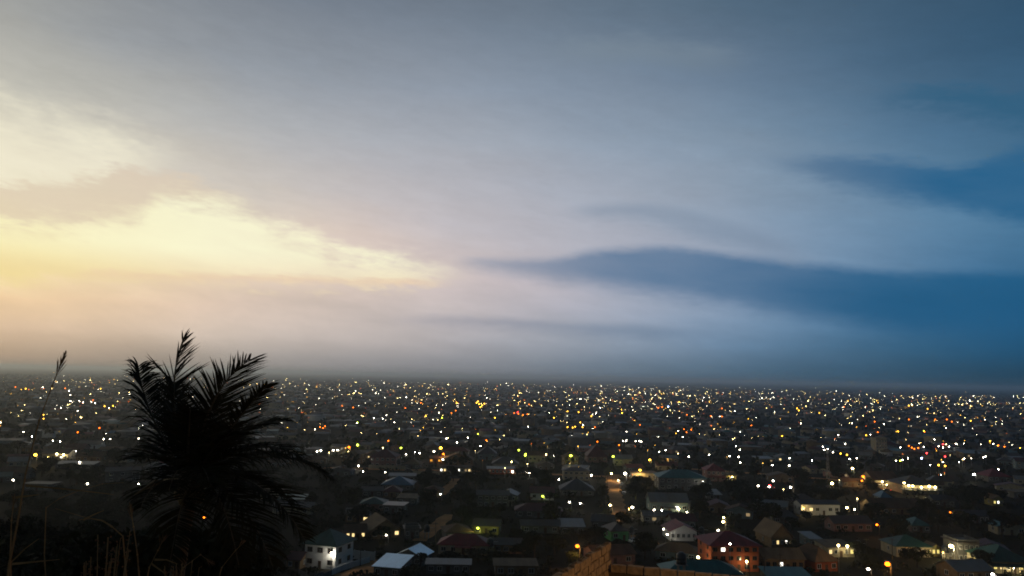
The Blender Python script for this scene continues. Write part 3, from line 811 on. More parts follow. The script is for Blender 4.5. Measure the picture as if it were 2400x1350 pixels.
H('hill_teal_shelter', 'bright teal awning roof at the picture bottom below the tiered tan house', 1800, 1902, 1372, 2.2, 'shed', 1.0, 7, 8, 'teal', 'grey', 1, 3, 0, hide=.02, cat='shelter')

# walls, poles, tank, mast
def wall_run(name, label, pts, h, material, th=.2, coping=True, mark=None):
    P = [at(x, y) for x, y in pts]
    root = empty(name, P[0])
    o = P[0]
    for i, (a, b) in enumerate(zip(P[:-1], P[1:])):
        d = (b - a); ln = Vector((d.x, d.y, 0)).length
        ang = math.atan2(d.y, d.x)
        n = max(1, int(ln / 3))
        for k in range(n):
            p = a.lerp(b, k / n)
            z = min(terrain(p.x, p.y), terrain(*(a.lerp(b, (k + 1) / n)).xy))
            seg = MB().box(.13, ln / n - .13, -th / 2, th / 2, -1.2, h).build('panel', material, root, (p.x - o.x, p.y - o.y, z - o.z))
            seg.rotation_euler = (0, 0, ang)
            pl = MB().box(-.125, .125, -th * .8, th * .8, -1.2, h + .18).build('pillar', material, root, (p.x - o.x, p.y - o.y, z - o.z))
            pl.rotation_euler = (0, 0, ang)
            FOOT.append((p.x, p.y, 1.2))
        pl = MB().box(-.125, .125, -th * .8, th * .8, -1.2, h + .18).build('pillar', material, root, (b.x - o.x, b.y - o.y, terrain(b.x, b.y) - o.z))
    return tag(root, label, 'wall')
wall_run('compound_wall', 'white compound wall running back from the white green-roofed house', [(806,1308),(878,1314)], 2.6, WALL['white'])
wall_run('compound_wall', 'whitewashed wall slanting beside the dirt yard and the utility pole', [(776,1349),(800,1338),(866,1318)], 1.8, WALL['white'])
wall_run('compound_wall', 'low grey front wall below the white green-roofed house', [(700,1352),(738,1358),(776,1352)], 1.9, WALL['grey'])
wall_run('compound_wall', 'long pale wall in front of the maroon-roofed pink house', [(864,1098),(950,1100)], 2.2, WALL['cream'])
wall_run('compound_wall', 'pale wall strip along the brown road right of the parked car', [(968,1112),(1030,1114)], 2.0, WALL['cream'])

def pole(px, py, h, label, cross=True):
    p = at(px, py)
    r = empty('utility_pole', p)
    MB().tube([(0,0,-.5),(0,0,h)], [.16,.10], 7).build('shaft', WOOD, r)
    if cross:
        MB().box(-.9,.9,-.06,.06,h-.6,h-.48).build('crossarm', WOOD, r)
        for x in (-.8,-.3,.3,.8):
            MB().tube([(x,0,h-.48),(x,0,h-.28)], .05, 6).build('insulator', CONC, r)
    tag(r, label, 'pole')
    FOOT.append((p.x, p.y, 1.2))
    return r
for x_, y_, h_, lb_ in [(1424,1150,8,'utility pole on the left verge of the dirt road, farther'),(1420,1186,8,'utility pole on the left verge of the dirt road, middle'),(1424,1222,8,'utility pole on the left verge of the dirt road, nearest'),
   (852,1101,9,'utility pole on the brown road by the tan two-storey house'),(1000,1106,9,'utility pole on the brown road right of the parked dark car'),(1130,1113,9,'utility pole between the two lit shop rows'),(1290,1116,9,'utility pole right of the red-fronted shop'),
   (1745,1150,8,'utility pole among trees right of the yellow shed'),(1860,1160,8,'utility pole left of the lattice mast'),(2010,1160,8,'utility pole before the corner of the lamp-lit hall'),(2120,1164,8,'utility pole on the yard before the slate-roofed hall'),(2226,1170,8,'utility pole right of the slate-roofed hall'),
   (1020,1272,7,'utility pole by the red dirt path below the plastered outhouse'),(1062,1216,7,'utility pole at the top of the red dirt path'),(1640,1290,7,'utility pole left of the orange apartment block'),(2092,1312,7,'utility pole at the left end of the green-roofed villa')]:
    pole(x_, y_, h_, lb_)
pole(844, 1327, 5.6, 'dark utility pole standing at the slanting white wall', False)
pole(1757, 1362, 6.5, 'slim pole before the orange apartment block, left one of a pair', False)
pole(1792, 1364, 6.8, 'slim pole before the orange apartment block, right one of a pair')
pole(1829, 1350, 6.6, 'dark pole in front of the tiered tan house')
pole(2031, 1300, 5.5, 'thin dark pole right of the floodlit flat house')

r = empty('radio_mast', at(1941, 1142))
MH = (1142 - 1058) * mpp(r.location)
legs = [(math.cos(a) * 1.3, math.sin(a) * 1.3) for a in (0, 2.09, 4.19)]
lt = lambda i, t: Vector((legs[i][0] * (1 - .75 * t), legs[i][1] * (1 - .75 * t), MH * t))
for i in range(3):
    MB().tube([lt(i, 0), lt(i, 1)], [.16, .09], 5).build('leg', STEEL, r)
for k in range(10):
    b = MB()
    for i in range(3):
        b.tube([lt(i, k / 10), lt((i + 1) % 3, (k + 1) / 10)], .07, 4)
    b.build('brace', STEEL, r)
for i in range(3):
    MB().box(-.25, .25, -.12, .12, 0, 2).build('antenna', FRAME, r, lt(i, .93))
tag(r, 'tall thin lattice mast standing over dark trees', 'mast')
MARKS.append((1941, 1140, 'the lattice mast'))

TANK = mat('tank_plastic', (0.015, 0.02, 0.026), .45, 0, .1, 1)
prof = [(0.0,5.3),(.45,5.3),(.5,5.2),(.62,5.12),(.98,4.9),(1.12,4.6),(1.12,4.15),(1.16,4.1),(1.16,3.95),(1.12,3.9),(1.12,3.4),(1.16,3.35),(1.16,3.2),(1.12,3.1),(1.12,2.7),(0,2.7)]
n = 18; vs = []; fs = []
for rr, z in prof:
    for k in range(n): vs.append((max(rr, .001) * math.cos(2*math.pi*k/n), max(rr, .001) * math.sin(2*math.pi*k/n), z))
for i in range(len(prof) - 1):
    for k in range(n): fs.append((i*n+k, (i+1)*n+k, (i+1)*n+(k+1) % n, i*n+(k+1) % n))
tank_me = MB().add(vs, fs).mesh('tank_body', TANK, True)
tleg = MB().box(-.12, .12, -.12, .12, -1, 2.55).mesh('leg', CONC)
tplat = MB().box(-1.3, 1.3, -1.3, 1.3, 2.55, 2.69).mesh('platform', CONC)
tpipe = MB().tube([(1.1, -.3, 4.2), (2.6, -.3, 4.2)], .05, 6).mesh('pipe', FRAME)
def water_tank(px, py, s, label, lift=0.0):
    p = at(px, py)
    p.z += lift
    r = empty('water_tank', p)
    r.scale = (s, s, s)
    link('tank_body', tank_me, r)
    for a in (.8, 2.36, 3.93, 5.5):
        k_ = (lift / s + 3.55) / 3.55
        lg = link('leg', tleg, r, (math.cos(a) * .95, math.sin(a) * .95, 2.55 - 2.55 * k_))
        lg.scale = (1, 1, k_)
    link('platform', tplat, r); link('pipe', tpipe, r)
    tag(r, label, 'water tank', 'water tanks')
    FOOT.append((p.x, p.y, 3))
water_tank(1597, 1398, 1.05, 'large dark water tank on a stand before the near teal roof', 4.6)
for x_, y_, s_, lb_ in [(1148,1300,1.0,'water tank at the right end of the crimson-roofed bungalow'),(1000,1262,.9,'water tank right of the pale plastered outhouse'),(1620,1206,1.1,'water tank at the right end of the pale grey gabled house'),
   (1480,1262,.8,'water tank beside the green-lit wall'),(1792,1270,.9,'water tank between the orange block and the tall tan-roofed house'),(2012,1300,.9,'water tank right of the floodlit flat house'),
   (2216,1312,.9,'water tank left of the grey two-storey house'),(934,1100,1.2,'water tank right of the maroon-roofed pink house'),(1196,1186,1.0,'water tank at the right end of the long grey-white house'),(1660,1148,1.2,'water tank at the right corner of the teal-roofed hall'),
   (2310,1320,.9,'water tank right of the grey two-storey house'),(1644,1266,.9,'water tank right of the white house with red roof')]:
    water_tank(x_, y_, s_, lb_)

# ------------------------------------------------------------------ parked cars
CARP = {k: mat('car_paint_' + k, c, .3, .2, .05, 1, .5) for k, c in (('dark', (.03, .03, .035)), ('white', (.6, .6, .6)), ('silver', (.3, .31, .32)), ('red', (.25, .03, .03)))}
TYRE = mat('tyre_rubber', (.012, .012, .012), .9, 0, 0)
HEAD = emit('headlight_glow', (1, .95, .8), 40); TAIL = emit('tail_light_glow', (1, .05, .04), 25)
def car(px, py, paint, yaw, label, head=False, tail=False):
    r = empty('parked_car', at(px, py), R(yaw))
    r.location.z += .12
    b = MB()
    prof = [(-2.1,.35),(-2.15,.8),(-1.9,.95),(-1.45,1.0),(-.9,1.45),(.7,1.48),(1.35,1.02),(2.0,.88),(2.15,.6),(2.1,.35)]
    n = len(prof)
    vs = [(x, -.82, z) for x, z in prof] + [(x, .82, z) for x, z in prof]
    fs = [tuple(range(n)), tuple(range(2*n-1, n-1, -1))] + [(i, n+i, n+(i+1) % n, (i+1) % n) for i in range(n)]
    b.add(vs, fs).build('body', CARP[paint], r)
    for sg in (-1, 1):
        b = MB(); y = .835 * sg
        b.add([(-1.25,y,1.03),(1.15,y,1.03),(.62,y,1.40),(-.82,y,1.40)], [(0,1,2,3) if sg < 0 else (3,2,1,0)])
        b.build('side_window', GLASS, r)
    MB().add([(-1.42,-.7,1.04),(-1.42,.7,1.04),(-.95,.65,1.43),(-.95,-.65,1.43)], [(0,1,2,3)]).build('rear_window', GLASS, r, (-.02,0,.02))
    MB().add([(1.33,-.7,1.05),(1.33,.7,1.05),(.74,.65,1.45),(.74,-.65,1.45)], [(3,2,1,0)]).build('windscreen', GLASS, r, (.02,0,.02))
    for x in (-1.3, 1.3):
        for y in (-.82, .82):
            wv = MB().tube([(x, y-.11, .32), (x, y+.11, .32)], .32, 12).build('wheel', TYRE, r)
            MB().tube([(x, y-.12, .32), (x, y+.12, .32)], .18, 8).build('rim', STEEL, wv)
    for y in (-.6, .6):
        MB().box(2.08, 2.18, y-.18, y+.18, .6, .78).build('headlight', HEAD if head else FRAME, r)
        MB().box(-2.2, -2.1, y-.16, y+.16, .68, .84).build('tail_light', TAIL if tail else CARP['red'], r)
    tag(r, label, 'car', 'cars by the roadside')
    FOOT.append((r.location.x, r.location.y, 3))
car(957, 1105, 'dark', 4, 'dark car parked on the brown road by the olive hipped house')
car(1118, 1113, 'silver', 6, 'silver car parked before the row of lit shops')
car(1456, 1138, 'white', 80, 'white car at the edge of the dirt road, farther one')
car(1462, 1160, 'silver', 84, 'silver car at the edge of the dirt road, nearer one')
car(1806, 1146, 'red', 175, 'red car with glowing tail lights beneath the white roadside lamp', tail=True)
car(2078, 1152, 'dark', 170, 'car with one red glow on the yard before the lamp-lit hall', tail=True)
car(1224, 1110, 'white', 10, 'white car beside the red-fronted shop', head=True)
car(1486, 1272, 'white', 30, 'pale car in the yard below the green-lit wall')
# ------------------------------------------------------------------ lamps one can tell apart
def nearest_mark(px, py):
    best = min(MARKS, key=lambda q: (abs(q[0] - px) + 1.6 * abs(q[1] - 12 - py)))
    dx, dy = px - best[0], py - (best[1] - 12)
    if abs(dx) > 1.3 * abs(dy):
        rel = ('right of' if dx > 0 else 'left of') if abs(dx) < 90 else ('well right of' if dx > 0 else 'well left of')
    else:
        rel = ('in front of' if dy > 0 else 'behind') if abs(dy) < 40 else ('far below' if dy > 0 else 'far beyond')
    return rel, best[2]
ORD = ['first', 'second', 'third', 'fourth', 'fifth', 'sixth', 'seventh', 'eighth', 'ninth', 'tenth', 'eleventh', 'twelfth', 'thirteenth', 'fourteenth', 'fifteenth', 'sixteenth', 'seventeenth', 'eighteenth', 'nineteenth', 'twentieth']
TODO = []       # (object, px, py, description)
def settle(items):
    by = {}
    for o, x, y, d in items:
        rel, mk = nearest_mark(x, y)
        by.setdefault(f'{d} {rel} {mk}', []).append((x, o))
    for k, v in by.items():
        v.sort(key=lambda t: t[0])
        for i, (x, o) in enumerate(v):
            if len(v) == 1: o['label'] = k
            elif len(v) == 2: o['label'] = k + (', left one' if i == 0 else ', right one')
            else: o['label'] = k + (f', {ORD[i]} from left' if i < 20 else ', rightmost')

LPX = []
# near and middle lamps: x, y, colour, size, pole (0: on a wall), power, label or None
NEAR = [
 (1353,1280,'O',1.1,6.5,1100,'near orange street lamp on a glowing pole behind the block wall'),
 (2080,1322,'O',1.4,6.5,1300,'large orange street lamp blazing at the bottom right'),
 (2229,1280,'S',1.3,6.0,1200,'tall warm white street lamp starring beside the grey two-storey house'),
 (1120,1238,'G',.8,4.5,700,'yellow-green lamp glaring on the rounded grey-roofed house'),
 (1272,1163,'G',.85,6.5,260,'yellow-green lamp alone among black trees'),
 (777,1296,'W',.55,0,260,'white lamp on the corner of the white green-roofed house'),
 (1750,1316,'S',.7,0,160,'warm lamp under the balcony of the orange apartment block'),
 (1636,1306,'S',.8,4.0,300,'white lamp right of the dark water tank'),
 (1965,1278,'S',.7,0,200,'dazzling lamp on the floodlit flat house, left one'),
 (1986,1280,'S',.8,0,240,'dazzling lamp on the floodlit flat house, right one'),
 (2035,1334,'W',.7,4.0,150,'white lamp left of the large orange street lamp'),
 (2326,1346,'W',.7,4.0,160,'white lamp at the foot of the colonnade villa'),
 (2376,1330,'S',.35,0,260,'lamp between the columns of the colonnade villa'),
 (2210,1294,'Y',.4,0,150,'yellow lamp over the glowing annexe'),
 (2140,1290,'O',.5,0,60,'orange lamp at the window of the green-roofed villa'),
 (2055,1230,'O',.8,5.0,260,'orange lamp beside the rose-gabled house'),
 (2227,1201,'O',.6,4.5,160,'orange-white lamp before the dim grey terrace'),
 (1985,1190,'S',.9,5.0,320,'warm white lamp at the end of the long white lit block'),
 (2003,1194,'W',.45,0,60,'small white lamp just right of the long white lit block'),
 (1884,1190,'Y',.5,0,260,'yellow lamp washing the foot of the long white lit block'),
 (1950,1133,'S',1.4,6.5,500,'warm white lamp starring at the foot of the lattice mast'),
 (1998,1098,'S',1.3,6.5,300,'warm white lamp above and left of the lamp-lit hall'),
 (2023,1117,'O',1.4,6.5,900,'upper orange lamp at the corner of the lamp-lit hall'),
 (2020,1127,'O',.9,4.5,300,'lower orange lamp at the corner of the lamp-lit hall'),
 (1853,1142,'W',.9,4.0,140,'white lamp with a smear of light left of the lattice mast'),
 (1803,1141,'W',.9,4.5,200,'white lamp over the red car'),
 (1812,1127,'W',.8,5.0,0,'white lamp on its own beyond the red car'),
 (1777,1139,'W',.8,0,60,'white kiosk light left of the red car'),
 (2068,1129,'S',.9,0,150,None),(2078,1136,'S',.6,0,80,None),(2087,1130,'S',.6,0,0,None),(2103,1137,'S',.6,0,80,None),
 (2119,1132,'S',1.0,0,160,None),(2130,1138,'S',1.0,0,160,None),(2139,1139,'S',1.0,0,0,None),(2160,1142,'S',1.0,0,160,None),(2178,1140,'S',1.2,0,180,None),(2192,1142,'S',1.1,0,160,None),
 (1523,1078,'Y',1.3,7.0,500,'upper golden street lamp over the yellow-washed store'),
 (1500,1102,'Y',1.2,6.0,1300,'lower golden street lamp at the yellow-washed store'),
 (1465,1110,'W',1.5,5.0,600,'big white floodlight at the head of the dirt road'),
 (1433,1110,'S',.9,4.0,300,'white lamp on the left corner of the dirt road head'),
 (1449,1126,'S',.6,5.0,500,'small white lamp beside the dirt road, farther'),
 (1430,1184,'S',.8,5.0,700,'white lamp halfway down the dirt road, left side'),
 (1482,1189,'W',.9,4.0,160,'white lamp halfway down the dirt road, right side'),
 (1474,1192,'Y',.4,0,420,'warm stall light at the dirt road edge'),
 (1591,1193,'S',.8,0,200,'white lamp on the porch of the pale grey gabled house'),
 (1589,1208,'S',.6,3.0,80,'yellowish lamp below the porch of the pale grey gabled house'),
 (1610,1200,'W',.5,3.0,40,'small white lamp at the right end of the pale grey gabled house'),
 (1533,1195,'W',.5,0,40,'small white light under the left eaves of the pale grey gabled house'),
 (1551,1196,'W',.5,0,0,'small white light in the middle of the pale grey gabled house'),
 (1696,1213,'S',.6,4.5,90,'upper white lamp of a pair at the dim olive roof'),
 (1695,1223,'S',.9,3.0,180,'lower brighter white lamp of a pair at the dim olive roof'),
 (1683,1243,'W',.6,3.0,40,'white lamp above the orange apartment block'),
 (1716,1118,'S',.9,0,220,'white lamp on the small yellow shed'),
 (1555,1240,'W',.5,5.0,100,'white street lamp left of the white house with red roof'),
 (1564,1253,'W',.55,3.0,80,'white lamp at the gate of the white house with red roof'),
 (1711,1275,'W',.5,0,0,'square white light high on the orange apartment block'),
 (1335,1177,'W',.6,3.0,40,None),(1360,1180,'W',.6,3.0,40,None),
 (1345,1101,'W',.8,3.0,80,None),(1359,1099,'W',.8,3.0,60,None),(1310,1124,'W',.6,3.0,0,None),(1386,1114,'W',.9,0,120,'white shop light right of the square-windowed pale house'),
 (1240,1109,'W',.9,0,120,'white light under the eaves beside the white car'),(1201,1106,'W',.7,0,0,None),
 (1437,1070,'G',1.3,6.5,150,'yellow-green lamp right of the plum pyramid roof'),
 (1338,1068,'G',1.6,7.0,200,'large yellow-green lamp left of the plum pyramid roof'),
 (1231,1067,'G',1.2,6.0,200,'pale yellow-green lamp over the cream gable store'),
 (1216,1055,'G',1.2,6.5,0,'small yellow-green lamp beyond the cream gable store'),
 (1033,1050,'Y',1.9,7.5,500,'big golden street lamp above the orange-washed bar'),
 (1039,1064,'O',1.3,6.0,900,'orange lamp right over the orange-washed bar'),
 (1038,1077,'W',.9,3.5,100,'white lamp right of the orange-washed bar'),
 (983,1062,'W',.9,4.0,40,None),(1017,1058,'W',.9,4.0,40,None),(952,1057,'W',.6,3.5,0,None),(952,1065,'W',.6,3.0,0,None),
 (940,1050,'G',1.3,6.0,150,'yellow-green lamp right of the maroon-roofed pink house'),
 (838,1043,'G',1.6,7.0,300,'yellow-green lamp of a pair above the tan two-storey house'),
 (818,1048,'O',1.5,7.0,700,'orange lamp of a pair above the tan two-storey house'),
 (840,1092,'W',.8,2.5,120,'white light on the road by the tan two-storey house'),
 (781,1055,'W',1.0,4.0,0,None),(791,1055,'W',.8,4.0,0,None),(752,1056,'W',1.0,4.0,0,None),(743,1058,'W',.9,4.0,0,None),
 (851,1105,'W',.45,3.0,0,None),(903,1107,'W',.45,3.0,0,None),(1032,1158,'W',.6,3.0,40,'white lamp at the corner of the brown courtyard house'),
 (905,1254,'W',.4,2.5,30,'pair of small white lights before the broad tan-roofed house'),
 (83,1066,'Y',1.7,6.0,600,'yellow lamp blazing left of the glowing porch'),
 (133,1064,'S',1.2,0,200,'left dazzling lamp on the glowing porch'),(149,1066,'S',1.2,0,200,'right dazzling lamp on the glowing porch'),
 (187,1083,'W',.7,3.5,40,None),(317,1071,'Y',.9,5.0,0,None),(545,1089,'W',1.1,4.0,0,'white lamp seen through the palm fronds'),
 (325,1134,'W',.7,4.0,0,None),(31,1125,'W',.7,4.0,0,None),(205,1134,'W',.7,4.0,0,None),(478,1213,'O',.6,4.5,60,'small orange lamp glinting through the palm'),
 (2283,1112,'W',1.3,5.0,150,'white lamp left of the dark red hipped house'),
]
for x, y, c, sz, pl, pw, lb in NEAR:
    o = lamp(x, y, c, sz, pl or 6.5, pw * 2.2, lb, None, 'street' if pl else 'wall')
    LPX.append((x, y, (o.location - CAM).dot(fwd)))
    if not lb: TODO.append((o, x, y, 'small ' + CNAME[c] + ' lamp'))

# lamps of the far town, colours kept; each a lantern on its mast
FAR = '''O 802 951,828 955,950 956,1068 962,1058 968,1142 964,910 1033,1140 1032,1240 948,1500 996,1562 970,1610 972,1603 1006,1609 1013,1620 1007,1666 975,1692 976,1667 998,1692 957,1761 997,1543 956,1552 954,1400 1035,1451 1043,1913 1014,2057 1013,2167 1012,2130 983,2192 983,2050 988,2219 983,2231 988,1978 954,2354 1047,2130 1045,2137 1049,2143 1052,2152 1050,36 907,153 910,189 907,200 912,233 1003,182 1013,275 991,218 938,750 1001,757 1003,762 999,1205 968,1215 970,1226 972,1236 971,986 944,1072 944,1394 1001,2340 1044
Y 1070 945,1117 944,1123 947,1130 950,1160 979,998 975,1298 979,1356 966,1386 975,1360 990,1365 1001,1330 1001,1342 1002,1348 1000,1458 968,1456 960,1833 1022,2105 1011,2258 984,2275 986,1920 968,2174 958,2138 950,2130 951,1987 940,2055 939,2058 944,60 911,236 911,245 952,265 951,102 972,102 981,1765 975,1482 914,1476 920,1592 942,1330 964,1120 941,1126 954,1135 946,2030 1020,2320 1034,1970 1063,1985 1066,2200 1090,2215 1092,1868 957,1872 962
G 1036 979,1120 1017,838 990,2165 1010,1232 1064,2110 1080
W 837 991,876 980,897 981,924 990,1126 1045,1071 1037,1096 1026,1046 1028,1366 996,1397 970,1238 1000,1734 1054,2328 1040,2040 1019,1997 992,2190 1030,2068 1038,1877 992,1965 1019,2217 1003,100 908,162 916,165 926,165 940,186 940,195 943,223 945,255 956,182 963,325 1005,325 1028,243 1029,258 1029,124 1033,141 1035,55 1012,75 1023,1 990,2128 1074,2210 1083,2260 1075,2180 1090,2115 1078,2100 1080,1903 1079,2008 1074,1991 1076,1981 1040,1940 1052,1928 1047,1932 1055,1952 1060,2310 1070,2305 1072,2340 1100,2110 1049,2165 1047,2178 1045,2200 1046,2210 1049,2225 1047,2240 1040,1662 1066,1710 1069,1731 1071,1850 1091,1810 1090,1735 1084,1614 1070,1545 1059,1560 1055,1340 1022,1346 1023,1354 1023,1370 1024,1460 1033,1467 1034,1490 1034,1498 1034,1503 1035,1590 1010,1600 1024
R 1939 1010,2172 1062,2215 1070,2210 1041,1804 1138,1213 966
B 2160 1074,1566 953'''
gpb = {}
def simple_lamp_mesh(c, sz, h):
    k = (c, round(sz, 1), h)
    if k not in gpb:
        b = MB()
        b.tube([(0, 0, -.3), (0, 0, h)], [.14, .08], 5, 1)
        b.tube([(0, 0, h), (0, -.25, h + .15)], .06, 4, 1)
        b.ball((0, -.25, h), sz * .5, 7, 5, 0)
        gpb[k] = b.mesh('town_light', [LM[c], STEEL])
    return gpb[k]
def town_light(x, y, c, sz, h=6.5):
    g_ = at(x, y, h)
    return link('town_light', simple_lamp_mesh(c, sz, h), None, g_, -math.atan2(g_.x, g_.y))
NIND = 0
for row in FAR.split('\n'):
    c, rest = row.split(' ', 1)
    for q in rest.split(','):
        x, y = map(float, q.split())
        dep = 58 / max((y - 882 - (x - 1200) * .0213) / F, .002)
        sz = min(max(dep / 1250, .7), 1.6) * (1.35 if c != 'W' else .8)
        o = town_light(x, y, c, sz)
        LPX.append((x, y, dep))
        tag(o, None, 'lamp', 'lights of the far town')
        NIND += 1
        TODO.append((o, x, y, ('small ' if c == 'W' else '') + CNAME[c] + ' light' if y > 955 else 'tiny ' + CNAME[c] + ' light'))
settle(TODO)
PINS = []
ZS = {}
# the small white lights in their hundreds
PT = []
def dens(x, y):
    t = y - (882 + (x - 1200) * .0213)
    return t
cl = [(rng.uniform(-60, 2460), rng.gamma(2.0, 26) + 14) for _ in range(95)]
while len(PT) < 1150:
    u = random.random()
    if u < .56:
        cx, ct = random.choice(cl)
        x = random.gauss(cx, 38 + ct * .25); t_ = ct + random.gauss(0, 5 + ct * .07)
    else:
        x = random.uniform(-40, 2440); t_ = 12 + random.gammavariate(1.7, 34)
    if x < 620 and random.random() < .45: continue
    if t_ < 11 or t_ > 250: continue
    PT.append((x, t_))
for _ in range(95):     # a denser quarter straight ahead and one to the right
    PT.append((random.gauss(1470, 105), 17 + abs(random.gauss(16, 12))))
for _ in range(60):
    PT.append((random.gauss(2080, 170), 18 + abs(random.gauss(14, 14))))
for _ in range(520):
    PT.append((random.uniform(-30, 2430) if random.random() < .5 else random.gauss(random.choice((1050, 1480, 1700, 2080)), 120), 12 + random.gammavariate(1.8, 12)))
for _ in range(38):      # lamps strung along the streets
    x_, t0_ = random.uniform(-20, 2420), 18 + random.gammavariate(1.6, 32)
    g0 = at(x_, 882 + (x_ - 1200) * .0213 + t0_)
    a_ = random.choice((0.0, 0.0, 1.57, .5, -.5)) + random.uniform(-.2, .2)
    for k in range(random.randint(6, 16)):
        q = (g0.x + math.cos(a_) * 42 * k + random.uniform(-6, 6), g0.y + math.sin(a_) * 42 * k + random.uniform(-6, 6), 0)
        if q[1] > 400:
            u_, v_ = pix(q)
            t_ = v_ - (882 + (u_ - 1200) * .0213)
            if t_ > 11: PT.append((u_, t_))
PT.sort(key=lambda q: -q[1])
SV, SF, SM = [], [], []
sph = MB().ball((0, 0, 0), 1, 6, 4)
sv = np.array(sph.v); sf = np.array(sph.f)
stalk = MB().tube([(0, 0, 0), (0, 0, 1)], 1, 4, cap=False)
for i, (x, t_) in enumerate(PT):
    y = 882 + (x - 1200) * .0213 + t_
    h = 5.5
    dep = 58 / (t_ / F)
    sz = min(max(dep / 2700, .36), 1.5) * min(random.lognormvariate(-.15, .4), 1.9)
    cc = random.choices('WSYO', (.24, .36, .24, .16))[0]
    if i < 160:
        o = town_light(x, y, cc, round(sz, 1), h)
        tag(o, None, 'lamp', 'pinprick lamps of the middle town')
        PINS.append((o, x, y, 'pinprick ' + CNAME[cc] + ' lamp'))
        if i < 46:
            ld = bpy.data.lights.new('lamp_light', 'POINT'); ld.energy = 330; ld.color = POOL[cc]; ld.shadow_soft_size = .3
            lo = bpy.data.objects.new('lamp_light', ld); col.objects.link(lo); lo.parent = o; lo.location = (0, -.4, h - .6)
    else:
        g_ = at(x, y, h)
        SV.append(sv * sz * .5 + np.array([g_.x, g_.y, h])); SM.append(np.full(len(sf), 'WSYO'.index(cc) + random.choice((0, 5, 5, 9))))
        SV.append(np.array(stalk.v) * np.array([.1, .1, h]) + np.array([g_.x, g_.y, 0])); SM.append(np.full(len(stalk.f), 4))
settle(PINS)
V = np.concatenate(SV)
fs = []; k = 0
for i, a in enumerate(SV):
    fs.append((sf if len(a) == len(sv) else np.array(stalk.f)) + k); k += len(a)
me = bulk('distant_town_lights', V, np.concatenate(fs), [LM['W'], LM['S'], LM['Y'], LM['O'], STEEL] + [emit(f'lantern_dim_{k}_{q}', LAMPC[k][0], LAMPC[k][1] * f_) for q, f_ in ((1, .75), (2, .4)) for k in 'WSYO'], np.concatenate(SM))
tag(link('distant_town_lights', me), 'hundreds of tiny lights glittering across the hazy town', 'town lights', kind='stuff')

# ------------------------------------------------------------------ more houses of the near and middle town
def overlaps(x0, y0, x1, y1, dep, lim):
    for a, b, c, d, e in RECTS:
        if e <= dep: continue
        ox = min(x1, c) - max(x0, a); oy = min(y1, d) - max(y0, b)
        if ox > 0 and oy > 0 and ox * oy > lim * max((c - a) * (d - b), 1): return True
    for a, b, e in LPX:
        if e > dep - 2 and x0 - 4 < a < x1 + 4 and y0 - 4 < b < y1 + 2: return True
    return False
def clash(x, y, r):
    return any((x - a) ** 2 + (y - b) ** 2 < (r + q) ** 2 for a, b, q in FOOT)
RN = {'grey': 'grey', 'pale': 'pale', 'blue': 'blue', 'red': 'red', 'maroon': 'maroon', 'green': 'dark green', 'teal': 'teal', 'tan': 'tan', 'brown': 'rusty', 'dark': 'charcoal'}
FORM = {'gable': 'gabled', 'hip': 'hipped', 'front': 'gable-fronted', 'shed': 'lean-to', 'flat': 'flat-topped'}
MID = []
tries = 0
HPT = []
while len(HPT) < 215 and tries < 9000:
    tries += 1
    y = 1012 + 330 * random.random() ** 1.5
    x = random.uniform(-20, 2420)
    if x < 640 and y > 1170: continue
    if 1215 < x < 1440 and y > 1252: continue
    if y > 1105 and random.random() < .72: continue
    p = at(x, y)
    s = mpp(p)
    wm_ = random.uniform(9, 17); d_ = random.uniform(7, 11); two = random.random() < .14
    h_ = 5.6 if two else random.uniform(2.6, 3.2)
    rf = random.choices(['gable', 'hip', 'front', 'shed', 'flat'], (.40, .27, .1, .17, .06))[0]
    rise = {'gable': random.uniform(1.4, 2.4), 'hip': random.uniform(1.8, 3.2), 'front': 2.0, 'shed': random.uniform(.6, 1.2), 'flat': .2}[rf]
    if clash(p.x, p.y + d_ / 2, max(wm_, d_) * .5): continue
    wpx = wm_ / s
    if overlaps(x - wpx / 2, y - (h_ + rise + 2) / s, x + wpx / 2, y, (p - CAM).dot(fwd), .12): continue
    HPT.append((x, y))
    rc = random.choices(['grey', 'pale', 'tan', 'brown', 'maroon', 'dark', 'red', 'teal', 'blue', 'green'], (.34, .13, .10, .15, .09, .09, .03, .03, .02, .02))[0]
    wc = random.choices(['grey', 'tan', 'cream', 'pink', 'white', 'bluegrey'], (.42, .2, .15, .1, .07, .06))[0]
    far_ = y < 1075
    nw = 0 if y < 1045 else 2 if far_ else 3
    lit = {}
    if random.random() < .30 and nw: lit[(0, random.randrange(nw))] = random.choice(['dimwarm', 'warm', 'dimwarm'])
    o = house('town_house', None, x - wpx / 2, x + wpx / 2, y, h_, rf, rise, d_, random.uniform(-20, 22), rc, wc, 2 if two else 1, nw, 0 if far_ else 1, lit, cat='house', door=nw > 0, hide=.45,
              group='houses of the near and middle town', ridge=not far_)
    MID.append((o, x, y, ('two-storey ' if two else '') + RN[rc] + ' ' + FORM[rf] + ' house'))
settle(MID)
